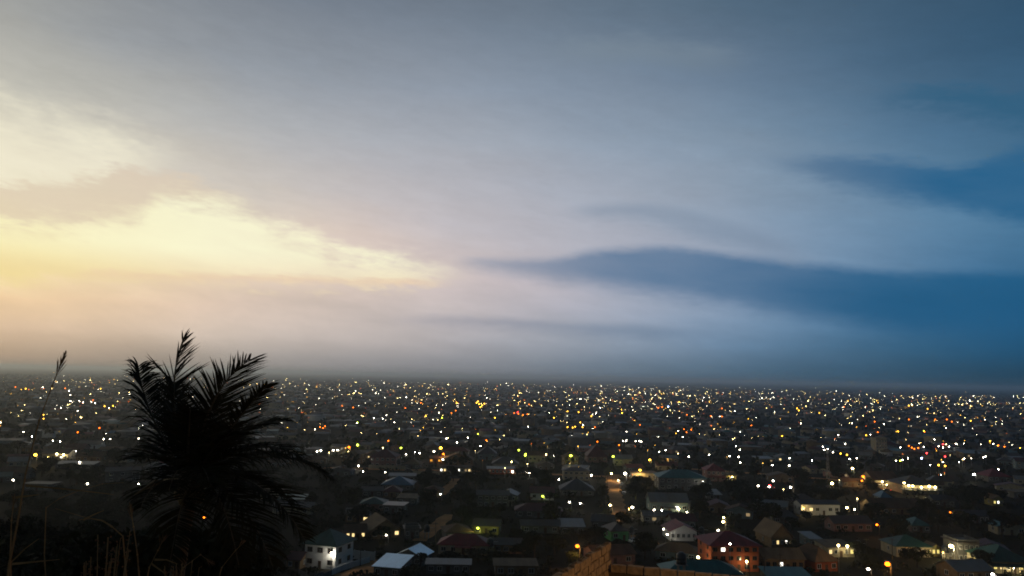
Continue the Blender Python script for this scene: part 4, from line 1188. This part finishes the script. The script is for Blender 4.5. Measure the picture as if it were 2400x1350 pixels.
# ------------------------------------------------------------------ trees
def leaf_cloud(n, centres, size, seed):
    g_ = np.random.default_rng(seed)
    C = np.array([c[:3] for c in centres]); Rr = np.array([c[3] for c in centres])
    k = g_.choice(len(C), n, p=Rr ** 2 / (Rr ** 2).sum())
    d = g_.normal(size=(n, 3)); d /= np.linalg.norm(d, axis=1)[:, None]
    r = g_.uniform(.35, 1.0, n) ** .5
    P = C[k] + d * (Rr[k] * r)[:, None] * np.array([1, 1, .8])
    a = g_.normal(size=(n, 3)); a /= np.linalg.norm(a, axis=1)[:, None]
    b = np.cross(a, g_.normal(size=(n, 3))); b /= np.linalg.norm(b, axis=1)[:, None]
    s = (size * g_.uniform(.6, 1.4, n))[:, None]
    V = np.stack([P - a * s, P + b * s * .5, P + a * s, P - b * s * .5], 1).reshape(-1, 3)
    return V, np.arange(4 * n).reshape(-1, 4)
def tree_variant(i, n=1500, leaf=.36, nc=12, tall=1.0):
    g_ = random.Random(100 + i)
    cs = []
    lim = []
    for k in range(nc):
        a = g_.uniform(0, 6.28); r = g_.uniform(.1, .40) * (1 if k else 0)
        z = g_.uniform(.42, .84) if k else .8
        cs.append((math.cos(a) * r * 8, math.sin(a) * r * 8, z * 8 * tall, g_.uniform(1.0, 1.9)))
        lim.append(cs[-1])
    V, Q = leaf_cloud(n, cs, leaf, i)
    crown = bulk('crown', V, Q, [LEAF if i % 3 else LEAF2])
    b = MB()
    b.tube([(0, 0, -.6), (.1, .05, 1.2), (0, .15, 2.8 * tall), (.1, 0, 5.4 * tall)], [.30, .24, .19, .06], 7)
    for c in lim[:6]:
        z0 = g_.uniform(1.8, 3.2) * tall
        b.tube([(0, .1, z0), (c[0] * .45, c[1] * .45, (z0 + c[2]) / 2 + .3), (c[0] * .9, c[1] * .9, c[2])], [.13, .08, .03], 5)
    return crown, b.mesh('trunk', BARK)
TV = [tree_variant(i, tall=(1.0, 1.0, 1.25, .85, 1.1, 1.0)[i]) for i in range(6)]
TH = [tree_variant(20 + i, 5200, .20, 22) for i in range(3)]
def tree(p, hgt, wid, label=None, v=None, bank=TV, name='tree', group=None):
    c, t_ = (v if v is not None else random.choice(bank))
    r = empty(name, p, random.uniform(0, 6.28))
    s = hgt / 8.6; sxy = wid / 8.0
    r.scale = (sxy, sxy, s)
    link('trunk', t_, r); link('crown', c, r)
    return tag(r, label, 'tree', group)
# trees with a place of their own: x, foot y, height m, width m
for x, y, h, wd, lb in [
 (728,1356,3.4,3.6,'small round tree in front of the white green-roofed house'),
 (962,1372,6.0,7.0,'leafy tree spreading over the lower pale blue roof'),
 (985,1330,4.2,4.6,'dark tree at the right eave of the upper pale blue roof'),
 (873,1312,2.6,1.8,'slim shrubby tree before the white compound wall'),
 (893,1264,5.2,7.0,'dense round tree in front of the broad tan-roofed house'),
 (1290,1236,12,10,'tall black tree behind the rust-red roofed house'),
 (1276,1150,13,12,'large black tree left of the square-windowed pale house'),
 (1252,1135,9,10,'dark tree right of the red-fronted shop'),
 (1062,1128,8,9,'dark round tree before the row of lit shops'),
 (1100,1140,7,8,'dark tree below the row of lit shops, right one'),
 (815,1112,9,10,'dark tree beneath the tan two-storey house'),
 (1490,1170,9,14,'broad black tree right of the dirt road'),
 (1500,1150,8,12,'black tree left of the teal-roofed hall'),
 (1580,1172,7,13,'wide dark tree under the teal-roofed hall'),
 (1412,1170,8,8,'black tree along the left edge of the dirt road'),
 (1395,1270,5.0,9,'low dark tree in front of the green-lit wall house'),
 (1340,1262,3.0,7,'ragged dark bush-like tree before the notched pale roof'),
 (1700,1232,5.0,8,'olive tree lit from above by a pair of white lamps'),
 (1690,1330,6.0,6,'black tree against the orange apartment block'),
 (1890,1222,5.5,6,'black tree against the foot of the long white lit block'),
 (1760,1200,12,14,'huge dark tree right of the pale grey gabled house'),
 (1830,1190,9,14,'dark tree mass left of the long white lit block'),
 (1875,1145,12,14,'black tree at the foot of the lattice mast, left one'),
 (1965,1128,9,10,'black tree at the foot of the lattice mast, right one'),
 (2010,1310,6,8,'black tree right of the floodlit flat house'),
 (2150,1330,7,10,'black tree below the green-roofed villa'),
 (2300,1340,7,8,'dark tree left of the colonnade villa columns'),
 (2250,1190,10,13,'large dark tree above the orange-white lamp'),
 (2200,1250,8,12,'dark tree left of the dim grey terrace'),
 (1345,1330,5.0,4.6,'small tree lit orange at the foot of the near street lamp'),
 (1160,1330,5.0,9,'dark tree before the tan walled store'),(1650,1180,10,13,'black tree right behind the pale low sheet roof'),(1720,1172,11,14,'large black tree between the yellow shed and the pale roofs'),(1790,1230,10,14,'wide black tree above the tall tan-roofed house'),(1640,1215,8,9,'black tree between the pale grey house and the lamp pair'),(2270,1262,9,13,'wide black tree under the dim grey terrace'),(2350,1260,10,14,'wide black tree at the right edge above the colonnade villa'),(2040,1345,7,10,'black tree left of the large orange street lamp'),(1010,1200,9,11,'large black tree right of the flat-roofed pair'),(1080,1190,9,12,'large black tree left of the long grey-white house'),(840,1230,8,11,'large black tree above the glowing veranda'),(830,1180,9,12,'black tree left of the flat-roofed pair'),(1300,1300,7,11,'black tree left of the near street lamp'),(1450,1296,5,8,'dark tree between the green-lit wall and the block wall'),
 (1050,1318,3.5,7,'low dark tree hugging the crimson-roofed bungalow, left one'),
 (1120,1316,4.0,8,'low dark tree hugging the crimson-roofed bungalow, right one'),
 (1225,1310,5.5,8,'dark tree before the long unpainted house'),
 (40,1062,9,16,'black tree left of the yellow lamp'),(15,1012,9,16,'black tree cut by the left picture edge'),
 (268,1098,13,14,'black tree right of the pale roof strip'),(165,1110,6,14,'low black tree before the pale roof strip'),
]:
    p = at(x, y)
    tree(p, h, wd, lb)
    FOOT.append((p.x, p.y, wd * .35))
    LPX_ = None
TT = []
tries = 0
GROW = []
while len(GROW) < 290 and tries < 9000:
    tries += 1
    y = 1005 + 345 * random.random() ** 1.35
    x = random.uniform(-30, 2430)
    p = at(x, y); s = mpp(p)
    h = random.uniform(4.5, 11.5); wd = h * random.uniform(.9, 1.5)
    if clash(p.x, p.y, wd * .22): continue
    if overlaps(x - wd * .42 / s, y - h / s, x + wd * .42 / s, y, (p - CAM).dot(fwd), .14): continue
    GROW.append(1)
    o = tree(p, h, wd, None, group='trees between the houses')
    FOOT.append((p.x, p.y, wd * .25))
    TT.append((o, x, y - h * .5 / s, ('tall dark' if h > 8.5 else 'low dark' if h < 5.8 else 'dark') + (' spreading' if wd / h > 1.15 else '') + ' tree'))
settle(TT)

# ------------------------------------------------------------------ the far town: roofs and trees beyond counting
def wedge(n, d0, d1, power, amax=37):
    u = rng.random(n)
    d = (d0 ** power + u * (d1 ** power - d0 ** power)) ** (1 / power)
    a = np.radians(rng.uniform(-amax, amax, n))
    return d * np.tan(a), d
n = 8500
X, Y = wedge(n, 640, 5200, 1.5)
gx = np.sin(X / 95) + np.sin(Y / 120 + X / 300)
keep = gx > -1.5
X, Y = X[keep], Y[keep]; n = len(X)
Wd = rng.uniform(4.5, 10, n); Dp = rng.uniform(3.5, 6.5, n); Hh = np.where(rng.random(n) < .12, rng.uniform(5, 9, n), rng.uniform(2.6, 3.4, n)); Ri = rng.uniform(.8, 2.6, n)
An = rng.uniform(-.5, .5, n) + np.where(rng.random(n) < .3, 1.57, 0)
hip = rng.random(n) < .4
c, s = np.cos(An), np.sin(An)
def corner(ax, ay, az):
    return np.stack([X + c * ax - s * ay, Y + s * ax + c * ay, az], 1)
ov = .5
rx = np.where(hip, np.maximum(Wd - Dp, .1), Wd + ov)
VV = np.stack([corner(-Wd, -Dp, 0 * Hh), corner(Wd, -Dp, 0 * Hh), corner(Wd, Dp, 0 * Hh), corner(-Wd, Dp, 0 * Hh),
               corner(-Wd, -Dp, Hh), corner(Wd, -Dp, Hh), corner(Wd, Dp, Hh), corner(-Wd, Dp, Hh),
               corner(-Wd - ov, -Dp - ov, Hh + .02), corner(Wd + ov, -Dp - ov, Hh + .02), corner(Wd + ov, Dp + ov, Hh + .02), corner(-Wd - ov, Dp + ov, Hh + .02),
               corner(-rx, 0 * Dp, Hh + Ri), corner(rx, 0 * Dp, Hh + Ri)], 1).reshape(-1, 3)
fq = np.array([(0,1,5,4),(1,2,6,5),(2,3,7,6),(3,0,4,7),(8,9,13,12),(10,11,12,13),(9,10,13,13),(11,8,12,12)])
base = (np.arange(n) * 14)[:, None, None]
FQ = (fq[None] + base).reshape(-1, 4)
rmat = rng.choice(10, n, p=[.34, .20, .10, .12, .07, .07, .03, .03, .02, .02])
wmat = 10 + rng.choice(4, n, p=[.45, .25, .2, .1])
MI = np.where(np.tile(np.arange(8) < 4, n), np.repeat(wmat, 8), np.repeat(rmat, 8))
tri = FQ[:, 2] == FQ[:, 3]
me = bpy.data.meshes.new('distant_houses')
cnt = np.where(tri, 3, 4)
loops = FQ[np.arange(4)[None, :] < cnt[:, None]]
me.vertices.add(len(VV)); me.vertices.foreach_set('co', VV.astype(np.float32).ravel())
me.loops.add(len(loops)); me.loops.foreach_set('vertex_index', loops.astype(np.int32))
me.polygons.add(len(FQ)); me.polygons.foreach_set('loop_start', np.concatenate([[0], np.cumsum(cnt)[:-1]]).astype(np.int32))
for k in ('grey', 'pale', 'tan', 'brown', 'maroon', 'dark', 'red', 'teal', 'blue', 'green'): me.materials.append(ROOF[k])
for k in ('grey', 'tan', 'cream', 'white'): me.materials.append(WALL[k])
me.polygons.foreach_set('material_index', MI.astype(np.int32))
me.update(calc_edges=True)
tag(link('distant_houses', me), 'thousands of low roofs fading into the haze', 'houses', kind='stuff')

n = 9500
X, Y = wedge(n, 480, 5200, 1.45)
Sz = rng.uniform(2.4, 5.2, n)
nl = 9
K = np.repeat(np.arange(n), nl)
d = rng.normal(size=(n * nl, 3)); d /= np.linalg.norm(d, axis=1)[:, None]
P = np.stack([X[K], Y[K], Sz[K] * 1.25], 1) + d * (Sz[K] * rng.uniform(.2, .8, n * nl))[:, None] * np.array([1.2, 1.2, .8])
a = rng.normal(size=(n * nl, 3)); a /= np.linalg.norm(a, axis=1)[:, None]
b = np.cross(a, rng.normal(size=(n * nl, 3))); b /= np.linalg.norm(b, axis=1)[:, None]
sz = (Sz[K] * rng.uniform(.35, .6, n * nl))[:, None]
V = np.stack([P - a * sz, P + b * sz * .7, P + a * sz, P - b * sz * .7], 1).reshape(-1, 3)
tag(link('distant_trees', bulk('distant_trees', V, np.arange(len(V)).reshape(-1, 4), [LEAF])), 'dark scattered trees merging between the far roofs', 'trees', kind='stuff')

# undergrowth and bushes between the near houses
n = 5200
X, Y = wedge(n, 215, 720, 1.6, 36)
ok = np.ones(n, bool)
for a_, b_, q_ in FOOT:
    ok &= (X - a_) ** 2 + (Y - b_) ** 2 > (q_ * .95 + .8) ** 2
X, Y = X[ok], Y[ok]; n = len(X)
Z = np.array([terrain(x, y) for x, y in zip(X, Y)])
Sz = rng.uniform(.7, 1.9, n)
nl = 22
K = np.repeat(np.arange(n), nl)
d = rng.normal(size=(n * nl, 3)); d /= np.linalg.norm(d, axis=1)[:, None]
P = np.stack([X[K], Y[K], Z[K] + Sz[K] * .6], 1) + d * (Sz[K] * rng.uniform(.3, 1, n * nl))[:, None] * np.array([1.3, 1.3, .7])
a = rng.normal(size=(n * nl, 3)); a /= np.linalg.norm(a, axis=1)[:, None]
b = np.cross(a, rng.normal(size=(n * nl, 3))); b /= np.linalg.norm(b, axis=1)[:, None]
sz = (Sz[K] * rng.uniform(.25, .5, n * nl))[:, None]
V = np.stack([P - a * sz, P + b * sz * .6, P + a * sz, P - b * sz * .6], 1).reshape(-1, 3)
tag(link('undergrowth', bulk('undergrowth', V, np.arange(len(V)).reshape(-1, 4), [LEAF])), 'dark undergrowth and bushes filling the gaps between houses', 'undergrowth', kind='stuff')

def cpt0(px, d):
    return CAM + ray(px, 1100) * d

# ------------------------------------------------------------------ hillside scrub and trees at the lower left
THK = [(20,60,10,12),(110,72,10,12),(205,58,9,10),(300,66,9,10),(395,76,10,11),(480,62,8,9),(560,80,9,9),(70,46,8,9),(165,44,7,8),(260,48,7.5,8),(350,44,6.5,7),(440,48,7,7.5),(535,52,6.5,7),
       (40,100,12,14),(150,105,12,14),(260,98,11,13),(370,106,11,13),(480,100,10,11),(590,112,8,8),(120,34,5.5,7),(230,33,5,6),(340,34,5,6),(610,70,5.5,6),(350,31,9.5,8),(420,30,10,8),(490,31,10.5,8),(560,30,9.5,7.5),(615,33,8.0,6)]
ROWN = lambda D: 'nearest row' if D < 40 else 'second row' if D < 55 else 'third row' if D < 90 else 'farthest row'
cntr = {}
for px_, D, h, wd in sorted(THK):
    q = cpt0(px_, D)
    k_ = ROWN(D); cntr[k_] = cntr.get(k_, 0) + 1
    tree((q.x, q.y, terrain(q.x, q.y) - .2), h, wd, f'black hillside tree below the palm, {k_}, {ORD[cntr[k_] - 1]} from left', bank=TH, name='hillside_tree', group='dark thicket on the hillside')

# ------------------------------------------------------------------ coconut palm
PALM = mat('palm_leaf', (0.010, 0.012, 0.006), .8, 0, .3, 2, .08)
RACH = mat('palm_rib', (0.035, 0.03, 0.016), .6, 0, .2, 2, .3)
PTRUNK = mat('palm_trunk', (0.05, 0.042, 0.033), .9, 0, .3, 4)
def cpt(px, py, d):
    return CAM + ray(px, py) * d
PD = 20.0
crown0 = cpt(452, 1120, PD)
proot = empty('coconut_palm', (crown0.x - .6, crown0.y, terrain(crown0.x - .6, crown0.y)))
o0 = Vector(proot.location)
hb = crown0 - o0
b = MB()
pts = [Vector((0, 0, -.5)), Vector((.1, 0, hb.z * .35)), Vector((hb.x * .6, .05, hb.z * .72)), hb - Vector((0, 0, .15))]
sm = []
for i in range(25):
    t_ = i / 24
    q = t_ * 3; k = min(int(q), 2)
    sm.append(pts[k].lerp(pts[k + 1], q - k))
b.tube(sm, [.24 - .10 * i / 24 + (.012 if i % 2 else 0) for i in range(25)], 10)
b.build('trunk', PTRUNK, proot, smooth=True)
def frond(base, ctrl, tip, seed, length=.82, pairs=62, hang=.55, wid=.024, start=.14, dense=1.0, wind=Vector((.30, 0, .05))):
    g_ = random.Random(seed)
    bz = lambda t: base * (1-t)**2 + ctrl * 2*t*(1-t) + tip * t*t
    rb = MB()
    n = 16
    rp = [bz(i / n) for i in range(n + 1)]
    rb.tube(rp, [.042 * (1 - .86 * i / n) + .004 for i in range(n + 1)], 5)
    r = rb.build('frond', RACH, proot)
    lb = MB()
    pairs = int(pairs * dense)
    view = (base - CAM).normalized()
    for i in range(pairs):
        t = start + (1 - start) * (i + g_.random() * .6) / pairs
        p = bz(t)
        tg = (bz(min(t + .02, 1)) - bz(t - .02)).normalized()
        sd = tg.cross(Vector((0, 0, 1)))
        if sd.length < .25: sd = tg.cross(view)
        sd.normalize()
        nrm = sd.cross(tg).normalized()
        ln = 1.55 * length * (math.sin(math.pi * min(.12 + .86 * t, 1) ** .8) * .75 + .28) * g_.uniform(.82, 1.12)
        for sg in (-1, 1):
            d0 = (sd * sg * .90 + tg * (.36 + .55 * t) + nrm * g_.uniform(-.05, .35)).normalized()
            d0 = (d0 + wind * g_.uniform(.5, 1.2)).normalized()
            q = [p]
            dd = d0
            segs = 4
            bend = hang * g_.uniform(.5, 1.6)
            for k in range(segs):
                q.append(q[-1] + dd * (ln / segs))
                dd = (dd + Vector((0, 0, -1)) * bend * .33 * (k + 1) / 2).normalized()
            wv = (d0.cross(nrm) + nrm * g_.uniform(-.6, .6)).normalized()
            vs = []
            for k, c_ in enumerate(q):
                w_ = wid * (0.55, 1.0, .9, .6, .06)[k] * g_.uniform(.9, 1.1)
                vs += [c_ - wv * w_, c_ + wv * w_]
            lb.add(vs, [(2*k, 2*k+1, 2*k+3, 2*k+2) for k in range(segs)])
    tag(lb.build('leaflets', PALM, r), kind='stuff')
    return r
FR = [  # control and tip of each frond as seen, with their depths, leaflet length, hang
 ((378,930),20.2,(430,792),20.4,.80,.10,54), ((470,915),19.6,(588,842),19.0,.88,.12,58), ((338,975),20.4,(324,858),20.8,.92,.75,54),
 ((535,1000),19.0,(628,900),18.2,.60,.2,66), ((570,985),20.4,(668,985),21.2,.72,.5,60), ((590,1000),19.4,(708,1075),18.8,.70,.8,60),
 ((655,1020),20.8,(770,1120),21.6,.72,.9,60), ((380,1060),19.0,(312,1075),18.2,.66,.6,50),
 ((620,1090),18.8,(712,1262),18.0,.74,.35,60), ((580,1080),20.6,(690,1190),21.4,.80,.7,60),
 ((430,1130),18.2,(396,1330),17.0,.76,.5,56), ((520,1110),18.2,(560,1330),17.2,.78,.5,56), ((560,1110),18.8,(640,1330),18.0,.80,.6,56),
 ((410,990),21.2,(402,900),22.4,.70,.3,56), ((490,1010),21.2,(520,930),22.6,.72,.3,56), ((440,1010),18.8,(446,960),17.2,.76,.4,60),
 ((500,1040),18.8,(545,1010),17.0,.76,.5,60), ((400,1060),21.2,(352,1040),22.6,.72,.5,56), ((470,1060),18.2,(490,1130),16.4,.80,.6,60),
 ((420,1060),18.4,(396,1150),16.6,.78,.6,60), ((540,1060),21.6,(640,1060),23,.74,.6,56), ((360,1100),22,(330,1190),23,.7,.5,50),
]
for i, (cp, dc, tp, dt, ln, hg, pr) in enumerate(FR):
    frond(crown0 - o0 + Vector((random.uniform(-.12, .12), random.uniform(-.12, .12), random.uniform(-.15, .15))), cpt(*cp, dc) - o0, cpt(*tp, dt) - o0, i, ln, pr, hg)
NUT = mat('coconut_husk', (0.07, 0.05, 0.02), .6, 0, .2, 4)
for k in range(7):
    a = k * .9
    MB().ball((hb.x + .26 * math.cos(a), hb.y + .26 * math.sin(a) - .1, hb.z - .38 - .12 * (k % 2)), .13, 9, 7, sz=1.2).build('coconut', NUT, proot, smooth=True)
MB().tube([hb + Vector((-.1, -.2, -.1)), hb + Vector((-.55, -.9, .0)), hb + Vector((-.85, -1.3, -.25))], [.03, .07, .01], 7).build('flower_sheath', NUT, proot)
MB().ball((hb.x, hb.y, hb.z - .1), .34, 10, 8, sz=1.6).build('crown_shaft', PTRUNK, proot, smooth=True)
tag(proot, 'black coconut palm with windblown fronds in the lower left', 'palm tree')

# ------------------------------------------------------------------ dry grass and weeds before the camera
STRAW = mat('dry_straw', (0.20, 0.13, 0.06), .8, 0, .3, 8, .2)
SEED = mat('seed_head', (0.16, 0.09, 0.05), .9, 0, .3, 8, .1)
def stalk_thing(pts, d, r0, label, head=0, blades=(), seed=0):
    g_ = random.Random(seed)
    P = [cpt(x, y, d) for x, y in pts]
    foot = P[0].copy(); gz = terrain(foot.x, foot.y)
    root = empty('dry_grass', (foot.x, foot.y, gz))
    o = Vector(root.location)
    line_ = [Vector((0, 0, -.1))] + [p - o for p in P]
    n = len(line_)
    MB().tube(line_, [r0 * (1 - .75 * i / (n - 1)) for i in range(n)], 6).build('stem', STRAW, root)
    for k in range(1, n - 1):
        MB().ball(line_[k], r0 * 1.05, 6, 4).build('node', STRAW, root)
    for bl in blades:
        B = [cpt(x, y, d) - o for x, y in bl]
        b = MB(); vs = []
        for i, p in enumerate(B):
            w_ = .0045 * (1 - .8 * i / (len(B) - 1)) * d / 3
            vs += [p + Vector((0, 0, w_)), p - Vector((0, 0, w_))]
        b.add(vs, [(2*i, 2*i+1, 2*i+3, 2*i+2) for i in range(len(B) - 1)])
        b.build('blade', STRAW, root)
    if head:
        b = MB()
        a_, e_ = line_[-2], line_[-1]
        for i in range(head):
            t_ = i / head
            p = a_.lerp(e_, .25 + .75 * t_)
            dv = ((e_ - a_).normalized() + Vector((g_.uniform(-.5, .5), g_.uniform(-.5, .5), g_.uniform(-.2, .4)))).normalized()
            q = p + dv * .05 * (1.2 - t_)
            sdv = dv.cross(Vector((0, 1, 0))).normalized() * .0012
            b.add([p, p.lerp(q, .5) + sdv, q, p.lerp(q, .5) - sdv], [(0, 1, 2, 3)])
        tag(b.build('seed_head', SEED, root), kind='stuff')
    return tag(root, label, 'grass', 'dry grass stalks before the camera')
stalk_thing([(12,1400),(22,1320),(40,1230),(60,1110),(92,985),(122,905),(154,826)], 2.6, .0042, 'long dry grass stalk rising past the yellow lamp to the sky', 46,
    [[(26,1318),(60,1285),(92,1262)],[(28,1322),(90,1316),(140,1311)],[(60,1138),(120,1143),(190,1150),(266,1159)],[(36,1166),(70,1162),(92,1159)]], 1)
stalk_thing([(26,1400),(24,1300),(27,1220),(34,1160)], 2.9, .004, 'thin dry stalk beside the long one', 10, [], 2)
stalk_thing([(330,1400),(322,1300),(313,1235),(304,1180)], 3.2, .004, 'thin upright dry stalk near the palm trunk', 16, [], 3)
stalk_thing([(336,1400),(350,1330),(370,1290),(386,1258)], 3.0, .0035, 'leaning dry stalk below the palm trunk', 14, [[(362,1312),(390,1312),(416,1322)],[(356,1322),(384,1342),(392,1356)]], 4)
stalk_thing([(300,1400),(288,1257),(262,1234),(236,1219),(205,1214),(130,1192)], 4.2, .0045, 'bent straw-coloured grass blade arching left', 0, [[(196,1218),(220,1206),(244,1196)],[(262,1234),(240,1220),(212,1215),(184,1219)]], 5)
stalk_thing([(110,1400),(104,1300),(108,1190),(140,1168),(185,1150),(240,1134),(290,1131)], 4.0, .0035, 'fine arching grass blade crossing the dark slope', 0, [], 6)
stalk_thing([(500,1400),(520,1330),(552,1290),(575,1268)], 4.5, .004, 'thin grass stalk under the palm fronds', 12, [], 7)
stalk_thing([(400,1400),(430,1330),(470,1300),(500,1322)], 3.4, .0035, 'drooping grass stalk at the bottom edge', 18, [], 8)
def weed(px, py, d, h, label, seed):
    g_ = random.Random(seed)
    p = cpt(px, py, d); gz = terrain(p.x, p.y)
    root = empty('weed_plant', (p.x, p.y, gz))
    top = p.z - gz
    st = MB(); lf = MB()
    for k in range(9):
        a = g_.uniform(0, 6.28); sp = g_.uniform(.02, .10)
        e_ = Vector((math.cos(a) * sp, math.sin(a) * sp, top + h * g_.uniform(.5, 1)))
        m_ = Vector((e_.x * .35, e_.y * .35, top * .7))
        st.tube([(0, 0, -.1), m_, e_], [.004, .003, .0015], 5)
        for i in range(26):
            q = m_.lerp(e_, g_.uniform(.2, 1)) + Vector((g_.uniform(-1, 1), g_.uniform(-1, 1), g_.uniform(-1, 1))) * .012
            dv = Vector((g_.uniform(-1, 1), g_.uniform(-1, 1), g_.uniform(0, 1))).normalized() * .012
            sv_ = dv.orthogonal().normalized() * .004
            lf.add([q, q + dv * .5 + sv_, q + dv, q + dv * .5 - sv_], [(0, 1, 2, 3)])
    st.build('stems', STRAW, root); tag(lf.build('leaves', SEED, root), kind='stuff')
    return tag(root, label, 'weed')
weed(255, 1340, 3.0, .16, 'small-leaved reddish weed at the lower left', 3)
weed(430, 1362, 3.2, .08, 'low reddish weed at the bottom edge below the palm', 5)
weed(225, 1356, 3.3, .10, 'tiny pale weed left of the reddish weed', 8)

# ------------------------------------------------------------------ unfinished block wall
BLOCK = mat('sandcrete_block', (0.26, 0.20, 0.13), .95, 0, .35, 9, .1, bump=.6)
MORT = mat('mortar', (0.10, 0.08, 0.058), .95, 0, .3, 12, .1)
ca = cpt(1424, 1276, 21.8)
za = ca.z
e1 = cpt(1306, 1352, 1.0) - CAM
tA = (za - CAM_Z) / e1.z
ea = CAM + e1 * tA
wr = empty('block_wall', (ca.x, ca.y, terrain(ca.x, ca.y)))
ow = Vector(wr.location)
BL, BH, BT = .45, .225, .16
bmesh_ = []
for k in range(4):
    g_ = random.Random(k)
    b = MB()
    x0, x1, y0, y1, z0, z1 = -BL/2+.016, BL/2-.016, -BT/2, BT/2, -BH/2+.014, BH/2-.014
    j = lambda: g_.uniform(-.010, .010)
    vs = [(x+j(), y+j(), z+j()) for z in (z0, z1) for (x, y) in ((x0,y0),(0,y0),(x1,y0),(x1,y1),(0,y1),(x0,y1))]
    b.add(vs, [(5,4,3,2,1,0),(6,7,8,9,10,11)] + [(i, (i+1) % 6, 6+(i+1) % 6, 6+i) for i in range(6)])
    bmesh_.append(b.mesh('block', BLOCK))
def blocks(start, direction, ncol, top, rows, skip=lambda c, r: False):
    ang = math.atan2(direction.y, direction.x)
    cc = Vector((direction.x, direction.y, 0)).normalized()
    for r_ in range(rows):
        for c_ in range(ncol):
            if skip(c_, r_): continue
            p = start + cc * (BL * (c_ + .5 + (.5 if r_ % 2 else 0)))
            o = link('block', random.choice(bmesh_), wr, (p.x - ow.x, p.y - ow.y, top - BH * (r_ + .5) - ow.z), ang)
    ln = BL * ncol
    mo = MB().box(0, ln, -BT/2+.012, BT/2-.012, -BH*rows, -.02).build('mortar_bed', MORT, wr, (start.x - ow.x, start.y - ow.y, top - ow.z - 0.0))
    mo.rotation_euler = (0, 0, ang)
    return ang
dA = (ea - ca); dA.z = 0
gA = random.Random(11)
gone = {10}
# left wall, runs from the corner towards the viewer; its top course is broken
dirA = dA.normalized()
for r_ in range(7):
    for c_ in range(11):
        if r_ == 0 and c_ in gone: continue
        p = ca + dirA * (BL * (c_ + .3 + (.5 if r_ % 2 else 0)))
        o = link('block', random.choice(bmesh_), wr, (p.x - ow.x, p.y - ow.y, za + .06 - BH * (r_ + .5) - ow.z + (gA.uniform(-.02, .03) if r_ == 0 else 0)), math.atan2(dirA.y, dirA.x) + gA.uniform(-.02, .02))
        if r_ == 0: o.rotation_euler[1] = gA.uniform(-.05, .05)
mo = MB().box(-.1, BL * 11.5, -BT/2+.03, BT/2-.03, -BH*7, -BH + .02).build('mortar_bed', MORT, wr, (ca.x - ow.x, ca.y - ow.y, za + .06 - ow.z))
mo.rotation_euler = (0, 0, math.atan2(dirA.y, dirA.x))
for k in range(34):
    p = ca + dirA * gA.uniform(0, BL * 11)
    MB().ball((0, 0, 0), gA.uniform(.03, .07), 6, 4, sz=.6).build('mortar_lump', MORT, wr, (p.x - ow.x, p.y - ow.y, za + .055 - ow.z))
# right wall: lintel course over openings, two courses lower than the left one
cb = cpt(1432, 1320, 21.6)
eb1 = cpt(1742, 1351, 1.0) - CAM
eb = CAM + eb1 * ((cb.z - CAM_Z) / eb1.z)
dB = (eb - cb); dB.z = 0
dB.normalize()
for c_ in range(13):
    p = cb + dB * (BL * (c_ + .5))
    link('block', random.choice(bmesh_), wr, (p.x - ow.x, p.y - ow.y, cb.z - BH * .5 - ow.z + gA.uniform(-.006, .006)), math.atan2(dB.y, dB.x))
angB = math.atan2(dB.y, dB.x)
li = MB().box(-.05, BL * 13, -BT/2+.02, BT/2-.02, -BH - .16, -BH).build('lintel', MORT, wr, (cb.x - ow.x, cb.y - ow.y, cb.z - ow.z)); li.rotation_euler = (0, 0, angB)
for c_ in (0, 3, 6, 9, 12):
    for r_ in range(6):
        p = cb + dB * (BL * (c_ + .5))
        link('block', random.choice(bmesh_), wr, (p.x - ow.x, p.y - ow.y, cb.z - BH * (r_ + 1.5) - .16 - ow.z), angB)
# masonry below, down to the slope
lo = MB()
def below(a, d_, ln, zt):
    q = a + d_ * ln
    n_ = Vector((-d_.y, d_.x, 0)) * BT * .5
    zb = min(terrain(a.x, a.y), terrain(q.x, q.y)) - .4
    vs = [a + n_, q + n_, q - n_, a - n_]
    lo.add([(v.x - ow.x, v.y - ow.y, zb - ow.z) for v in vs] + [(v.x - ow.x, v.y - ow.y, zt - ow.z) for v in vs], [(0,1,2,3),(7,6,5,4),(0,4,5,1),(1,5,6,2),(2,6,7,3),(3,7,4,0)])
below(ca, dirA, BL * 11.5, za + .06 - BH * 7); below(cb, dB, BL * 13, cb.z - BH * 7.2)
lo.build('lower_wall', BLOCK, wr)
tag(wr, 'unfinished sandcrete block wall with broken top lit orange', 'wall')

# street lamp of the hill road, beside the viewer: it lights the block wall and the grass
lx, ly = 12.5, 14.0
lamp(0, 0, 'O', .5, 7.0, 2000, 'sodium street lamp of the hill road beside the viewer', point=(lx, ly, terrain(lx, ly)))
